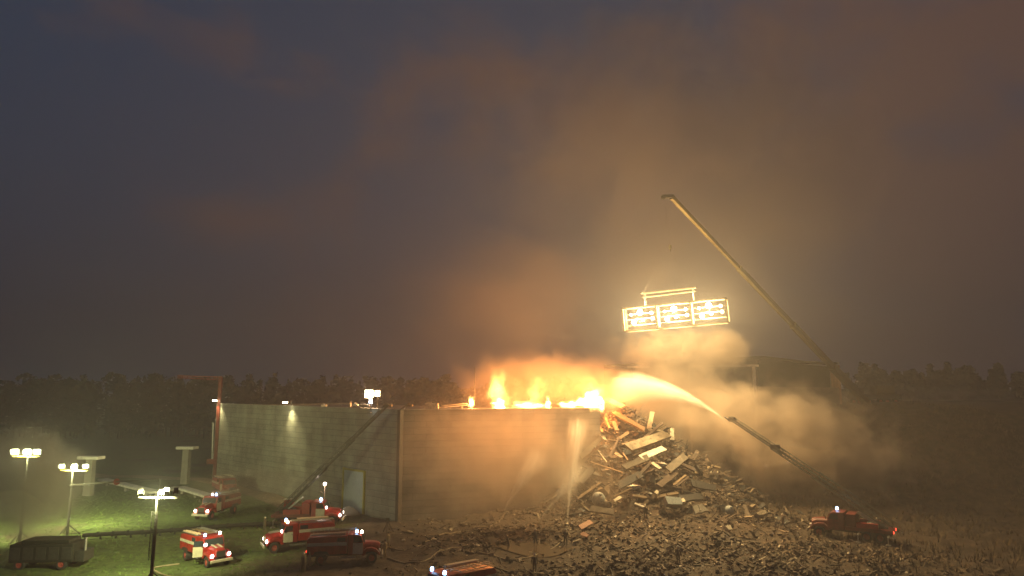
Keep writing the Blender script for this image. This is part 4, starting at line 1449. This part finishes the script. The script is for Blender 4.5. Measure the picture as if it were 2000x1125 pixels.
# ------------------------------------------------------------------ fires
def puff_material(name, dens, col, thr=.45, nscale=1.0, stretch=(1, 1, 1), gain=2.5, aniso=.25, emit=None, es=0, fall=1.0, detail=4, step=1.0, seed=0, taper=False):
    m = bpy.data.materials.new(name)
    m.use_nodes = True
    t = m.node_tree
    for n in list(t.nodes):
        t.nodes.remove(n)
    out = t.nodes.new('ShaderNodeOutputMaterial')
    pv = t.nodes.new('ShaderNodeVolumePrincipled')
    pv.inputs['Color'].default_value = (*col, 1)
    pv.inputs['Anisotropy'].default_value = aniso
    tc_ = t.nodes.new('ShaderNodeTexCoord')
    ln = t.nodes.new('ShaderNodeVectorMath')
    ln.operation = 'LENGTH'
    if taper:
        # narrow tongues: squeeze sideways with height and lick about with noise
        sx_ = t.nodes.new('ShaderNodeSeparateXYZ')
        t.links.new(tc_.outputs['Object'], sx_.inputs[0])
        kz = t.nodes.new('ShaderNodeMath')
        kz.operation = 'MULTIPLY_ADD'
        kz.inputs[1].default_value = .75
        kz.inputs[2].default_value = 1.75
        t.links.new(sx_.outputs['Z'], kz.inputs[0])
        wob = t.nodes.new('ShaderNodeTexNoise')
        wob.inputs['Scale'].default_value = 1.9
        wob.inputs['Detail'].default_value = 3
        ofs = t.nodes.new('ShaderNodeVectorMath')
        ofs.inputs[1].default_value = (seed * 3.1, seed * 1.3, seed * .9)
        t.links.new(tc_.outputs['Object'], ofs.inputs[0])
        t.links.new(ofs.outputs[0], wob.inputs['Vector'])
        wv = t.nodes.new('ShaderNodeVectorMath')
        wv.operation = 'MULTIPLY_ADD'
        wv.inputs[1].default_value = (1.5, 1.5, .9)
        wv.inputs[2].default_value = (-.75, -.75, -.35)
        t.links.new(wob.outputs['Color'], wv.inputs[0])
        av = t.nodes.new('ShaderNodeVectorMath')
        t.links.new(tc_.outputs['Object'], av.inputs[0])
        t.links.new(wv.outputs[0], av.inputs[1])
        cb_ = t.nodes.new('ShaderNodeCombineXYZ')
        t.links.new(kz.outputs[0], cb_.inputs[0])
        t.links.new(kz.outputs[0], cb_.inputs[1])
        cb_.inputs[2].default_value = 1.0
        sc_ = t.nodes.new('ShaderNodeVectorMath')
        sc_.operation = 'MULTIPLY'
        t.links.new(av.outputs[0], sc_.inputs[0])
        t.links.new(cb_.outputs[0], sc_.inputs[1])
        t.links.new(sc_.outputs[0], ln.inputs[0])
    else:
        t.links.new(tc_.outputs['Object'], ln.inputs[0])
    f = t.nodes.new('ShaderNodeMapRange')
    f.interpolation_type = 'SMOOTHSTEP'
    f.inputs['From Min'].default_value = 1.0
    f.inputs['From Max'].default_value = .15
    t.links.new(ln.outputs['Value'], f.inputs['Value'])
    mp_ = t.nodes.new('ShaderNodeMapping')
    mp_.inputs['Scale'].default_value = stretch
    mp_.inputs['Location'].default_value = (seed, seed * 1.7, seed * .6)
    t.links.new(tc_.outputs['Object'], mp_.inputs['Vector'])
    nn = t.nodes.new('ShaderNodeTexNoise')
    nn.inputs['Scale'].default_value = nscale
    nn.inputs['Detail'].default_value = detail
    nn.inputs['Roughness'].default_value = .55
    nn.inputs['Distortion'].default_value = .5
    t.links.new(mp_.outputs['Vector'], nn.inputs['Vector'])
    a = t.nodes.new('ShaderNodeMath')       # noise + falloff*k - thr
    a.operation = 'MULTIPLY_ADD'
    a.inputs[1].default_value = .55 * fall
    t.links.new(f.outputs[0], a.inputs[0])
    t.links.new(nn.outputs['Fac'], a.inputs[2])
    s_ = t.nodes.new('ShaderNodeMath')
    s_.operation = 'SUBTRACT'
    s_.inputs[1].default_value = thr + .3
    t.links.new(a.outputs[0], s_.inputs[0])
    g_ = t.nodes.new('ShaderNodeMath')
    g_.operation = 'MULTIPLY'
    g_.use_clamp = True
    g_.inputs[1].default_value = gain
    t.links.new(s_.outputs[0], g_.inputs[0])
    ff = t.nodes.new('ShaderNodeMath')
    ff.operation = 'MULTIPLY'
    t.links.new(g_.outputs[0], ff.inputs[0])
    t.links.new(f.outputs[0], ff.inputs[1])
    d = t.nodes.new('ShaderNodeMath')
    d.operation = 'MULTIPLY'
    d.inputs[1].default_value = dens
    t.links.new(ff.outputs[0], d.inputs[0])
    t.links.new(d.outputs[0], pv.inputs['Density'])
    if emit:
        pv.inputs['Emission Color'].default_value = (*emit, 1)
        e_ = t.nodes.new('ShaderNodeMath')
        e_.operation = 'MULTIPLY'
        e_.inputs[1].default_value = es
        pw = t.nodes.new('ShaderNodeMath')
        pw.operation = 'POWER'
        pw.inputs[1].default_value = 1.6
        t.links.new(ff.outputs[0], pw.inputs[0])
        t.links.new(pw.outputs[0], e_.inputs[0])
        t.links.new(e_.outputs[0], pv.inputs['Emission Strength'])
    t.links.new(pv.outputs[0], out.inputs['Volume'])
    m.cycles.volume_step_rate = step
    return m
def ico_mesh(name):
    import bmesh
    bm = bmesh.new()
    bmesh.ops.create_icosphere(bm, subdivisions=3, radius=1.0)
    me = bpy.data.meshes.new(name)
    bm.to_mesh(me)
    bm.free()
    return me
def puff(name, loc, size, m, label, cat, kind='stuff', rot=(0, 0, 0)):
    me = ico_mesh(name)
    me.materials.append(m)
    o_ = bpy.data.objects.new(name, me)
    COL.objects.link(o_)
    o_.location = loc
    o_.scale = size
    o_.rotation_euler = rot
    tag(o_, label, cat, kind=kind)
    return o_
def flame(px, py, d, w, h, es, label, power, seed):
    c = P(px, py, d)
    m = puff_material('flame_gas_%d' % seed, .02, (1, .7, .4), thr=.30, nscale=2.6, stretch=(1, 1, .5), gain=3, emit=(1, .50, .13) if es > 5 else (1, .42, .10), es=es, detail=3, seed=seed, step=.6, taper=True)
    o_ = puff('flame', c, (w, w, h), m, label, 'flame', kind=None)
    o_['group'] = 'fires burning along the roof edge'
    light('fire_glow', 'POINT', c, power, (1, .32, .065), o_, .5).matrix_parent_inverse = (Matrix.Translation(c) @ Matrix.Diagonal((w, w, h, 1))).inverted()
    return o_
flame(921, 785, 86.5, .9, 1.5, 40, 'small upright flame, leftmost on the roof edge', 2500, 1)
flame(976, 787, 87.5, 2.6, 1.5, 40, 'wide low white hot flame, second from the left on the roof edge', 6000, 2)
flame(976, 758, 90, 4.6, 5.0, 1.0, 'tall soft orange tongue leaping above the wide white hot flame', 3000, 3)
flame(1071, 786, 88.5, .9, 1.4, 40, 'small flame alone in the middle of the roof edge', 3500, 4)
flame(1052, 760, 90, 3.4, 5.0, 1.0, 'slanting yellow tongue above the small middle flame', 2000, 5)
flame(1030, 789, 88.2, 3.6, 1.0, 12, 'low ragged run of fire between the wide flame and the small middle flame', 1200, 8)
flame(1112, 789, 89.2, 3.0, 1.0, 12, 'low ragged run of fire right of the small middle flame', 1200, 9)
flame(1153, 778, 90.5, 3.2, 2.4, 34, 'largest white hot flame at the right end of the roof by the heap top', 5500, 6)
flame(1165, 766, 93, 4.6, 3.4, .5, 'broad yellow tongue of fire behind the largest white hot flame', 5000, 7)

# ------------------------------------------------------------------ smoke
SM = (.82, .69, .56)
def smoke(name, px, py, d, size, dens, label, rot=(0, 0, 0), **k):
    m = puff_material(name + '_medium', dens, k.pop('col', SM), **k)
    return puff('smoke', P(px, py, d), size, m, label, 'smoke', rot=rot)
smoke('fire_smoke', 1055, 748, 97, (20, 8, 6.8), .20, 'self glowing orange smoke boiling over the burning roof edge', thr=.38, nscale=2.8, stretch=(3, 1.4, 1), gain=4, seed=2, detail=8, step=.6, emit=(1, .30, .06), es=.045)  # weak emission added so the smoke seems lit by the flames
smoke('rig_smoke', 1335, 690, 99, (15, 7, 6.2), .50, 'billowing bright smoke just under the hanging light rig', thr=.34, fall=.65, nscale=2.9, stretch=(2.3, 1.3, 1), gain=7, seed=5, detail=8, step=.4)
smoke('rig_billow', 1415, 680, 97, (6, 4, 4.6), .5, 'puffy billow of bright smoke at the lower right corner of the light rig', thr=.38, nscale=1.6, gain=6, seed=41, detail=8, step=.6)
smoke('ruin_smoke', 1310, 790, 98, (16, 8, 13), .36, 'bright steam between the ruined hall and the rubble heap', thr=.31, fall=.7, nscale=3.0, stretch=(1.3, 1, 1), gain=5, seed=8, detail=8, step=.6)
smoke('ladder_smoke', 1550, 860, 92, (25, 12, 11), .34, 'drifting brown steam behind the spraying ladder', rot=(0, R(14), 0), thr=.34, fall=.65, nscale=3.4, stretch=(1.9, 1, 1), gain=5, seed=11, detail=8, step=.6)
smoke('wall_smoke', 985, 905, 75, (21, 9, 12.5), .09, 'thin orange smoke hanging in front of the stained wall', thr=.34, fall=.8, nscale=3.0, stretch=(2, 1, 1), gain=3.5, seed=14, detail=6)
smoke('plume', 1330, 330, 110, (56, 22, 50), .062, 'great brown plume of smoke rising into the dusk sky', rot=(0, R(16), 0), thr=.40, fall=.75, nscale=3.2, stretch=(1.3, 1, 1), gain=7, seed=17, col=(.86, .74, .68), detail=7)
smoke('roof_smoke', 1000, 590, 104, (26, 12, 18), .04, 'reddish smoke drifting up left of the light rig', thr=.36, fall=.75, nscale=2.6, gain=5, seed=37, col=(.86, .70, .62), detail=6)
smoke('tower_smoke', 45, 955, 64, (9, 5, 8.5), .55, 'greenish lit smoke pouring beneath the leftmost floodlight mast', thr=.34, nscale=2, stretch=(1, 1, 1), gain=3, seed=20, col=(.8, .8, .7))
smoke('wisp', 490, 950, 84, (13, 5, 4.2), .12, 'faint pale smoke drifting past the foot of the hall', thr=.36, nscale=1.6, stretch=(2, 1, 1), gain=3, seed=23)

smoke('bank_fog', 1790, 772, 165, (42, 14, 3.2), .03, 'pale mist lying along the far side of the earth bank on the right', thr=.25, nscale=2, gain=3, seed=44, stretch=(3, 1, 1))
# ------------------------------------------------------------------ water
def jet(p0, p1, bulge, r0, r1, spread, dens, name, label, power=1.0, streak=(.45, 4.2, 4.2), end=.8, thin=1.0):
    # spray following a parabola from p0 to p1; soft at its edge, thinning as it widens
    p0, p1 = Vector(p0), Vector(p1)
    X = (p1 - p0)
    ln_ = X.length
    X.normalize()
    Z = Vector((0, 0, 1)) if abs(X.z) < .8 else Vector((-1, 0, 0))
    Y = Z.cross(X).normalized()
    Z = X.cross(Y)
    M = Matrix((X, Y, Z)).transposed().to_4x4()
    M.translation = p0
    n, K = 18, 16
    mb = MB()
    vs, fs = [], []
    for i in range(K + 1):
        u = i / K * 1.05
        zc = 4 * bulge * u * (1 - u)
        r = r0 + (r1 - r0) * u ** power
        dn = r + spread * u * u
        for k in range(n):
            a = 2 * math.pi * k / n
            sn = math.sin(a)
            vs.append((u * ln_, math.cos(a) * (r if sn > 0 else (r + dn) / 2) * 1.05, zc + sn * (r if sn > 0 else dn) * 1.05))
    for i in range(K):
        for k in range(n):
            fs.append((i * n + k, i * n + (k + 1) % n, (i + 1) * n + (k + 1) % n, (i + 1) * n + k))
    fs += [tuple(range(n - 1, -1, -1)), tuple(range(K * n, K * n + n))]
    mb.add(vs, fs)
    m = bpy.data.materials.new(name + '_medium')
    m.use_nodes = True
    t = m.node_tree
    for q in list(t.nodes):
        t.nodes.remove(q)
    def mth(op, a, b_=None, c_=None, clamp=False):
        q = t.nodes.new('ShaderNodeMath')
        q.operation = op
        q.use_clamp = clamp
        for i, v in enumerate((a, b_, c_)):
            if v is None:
                continue
            if isinstance(v, (int, float)):
                q.inputs[i].default_value = v
            else:
                t.links.new(v, q.inputs[i])
        return q.outputs[0]
    tc_ = t.nodes.new('ShaderNodeTexCoord')
    sp_ = t.nodes.new('ShaderNodeSeparateXYZ')
    t.links.new(tc_.outputs['Object'], sp_.inputs[0])
    u = mth('DIVIDE', sp_.outputs['X'], ln_, clamp=True)
    zc = mth('MULTIPLY', mth('MULTIPLY', u, mth('SUBTRACT', 1.0, u)), 4 * bulge)
    dz = mth('SUBTRACT', sp_.outputs['Z'], zc)
    r = mth('MULTIPLY_ADD', mth('POWER', u, power), r1 - r0, r0)
    below = mth('LESS_THAN', dz, 0.0)
    sprd = mth('MULTIPLY', mth('MULTIPLY', mth('MULTIPLY', u, u), spread), below)
    rz_ = mth('ADD', r, sprd)
    ry_ = mth('MULTIPLY_ADD', sprd, .5, r)
    a1 = mth('POWER', mth('ABSOLUTE', mth('DIVIDE', dz, rz_)), 2.0)
    a2 = mth('POWER', mth('ABSOLUTE', mth('DIVIDE', sp_.outputs['Y'], ry_)), 2.0)
    ds = mth('SQRT', mth('ADD', a1, a2))
    fall = mth('SUBTRACT', 1.0, ds, clamp=True)
    fall = mth('POWER', fall, 1.35)
    mp_ = t.nodes.new('ShaderNodeMapping')
    mp_.inputs['Scale'].default_value = streak
    t.links.new(tc_.outputs['Object'], mp_.inputs['Vector'])
    nn = t.nodes.new('ShaderNodeTexNoise')
    nn.inputs['Scale'].default_value = 1.0
    nn.inputs['Detail'].default_value = 4
    t.links.new(mp_.outputs['Vector'], nn.inputs['Vector'])
    mr = t.nodes.new('ShaderNodeMapRange')
    mr.inputs['From Min'].default_value = .35
    mr.inputs['From Max'].default_value = .65
    mr.inputs['To Min'].default_value = .08
    mr.inputs['To Max'].default_value = 2.1
    t.links.new(nn.outputs['Fac'], mr.inputs['Value'])
    thinn = mth('POWER', mth('DIVIDE', r0 + .15, mth('ADD', r, .15)), thin)
    tip_ = mth('SUBTRACT', 1.0, mth('POWER', mth('DIVIDE', u, 1.0), 4.0), clamp=True)
    d = mth('MULTIPLY', mth('MULTIPLY', mth('MULTIPLY', fall, mr.outputs[0]), mth('MULTIPLY', thinn, dens)), tip_)
    pv = t.nodes.new('ShaderNodeVolumePrincipled')
    pv.inputs['Color'].default_value = (.94, .93, .90, 1)
    pv.inputs['Anisotropy'].default_value = .15
    t.links.new(d, pv.inputs['Density'])
    out = t.nodes.new('ShaderNodeOutputMaterial')
    t.links.new(pv.outputs[0], out.inputs['Volume'])
    m.cycles.volume_step_rate = .5
    o_ = mb.build(name, m)
    o_.matrix_world = M
    return tag(o_, label, 'water jet', kind='stuff')
jet(TIPR, P(1202, 737, 92), 1.4, .05, 1.35, 5.0, 6.5, 'water_jet', 'strong arching jet of water from the right hand ladder tip', 1.1, thin=.9)
jet(P(1108, 1038, 74.5), P(1128, 815, 79), .25, .06, 1.4, .6, 4.5, 'water_jet', 'tall thin spray shooting straight up left of the heap', 1.5, thin=.55)
jet(P(983, 1003, 73), P(1058, 880, 77), .4, .06, 1.6, 1.2, 2.6, 'water_jet', 'slanting fan of spray left of the tall spray', 1.2, thin=.7)
jet(P(1052, 1020, 71.5), P(1145, 905, 77), .3, .06, 1.2, .9, 2.0, 'water_jet', 'thin low spray slanting right into the heap foot', 1.2, thin=.7)
jet(P(1332, 770, 95), P(1328, 905, 95), .2, .5, 1.5, .3, .30, 'falling_water', 'veil of water falling right of the heap from the roof', 1.0, thin=.3)
smoke('jet_mist', 1108, 930, 77.5, (2.6, 2, 4.6), .30, 'soft veil of mist around the tall thin spray', thr=.30, nscale=1.6, gain=2.5, seed=31, col=(.9, .88, .84))

# ------------------------------------------------------------------ haze
hb = MB().box((0, 570, 64), (1840, 1280, 142))
hz = hb.build('haze', bpy.data.materials.new('haze_medium'))
hm = hz.data.materials[0]
hm.use_nodes = True
t = hm.node_tree
for n in list(t.nodes):
    t.nodes.remove(n)
out = t.nodes.new('ShaderNodeOutputMaterial')
pv = t.nodes.new('ShaderNodeVolumePrincipled')
pv.inputs['Color'].default_value = (.74, .76, .82, 1)
pv.inputs['Density'].default_value = .0020
pv.inputs['Anisotropy'].default_value = .2
t.links.new(pv.outputs[0], out.inputs['Volume'])
tag(hz, 'thin smoky haze filling the air over the whole set', 'haze', kind='stuff')
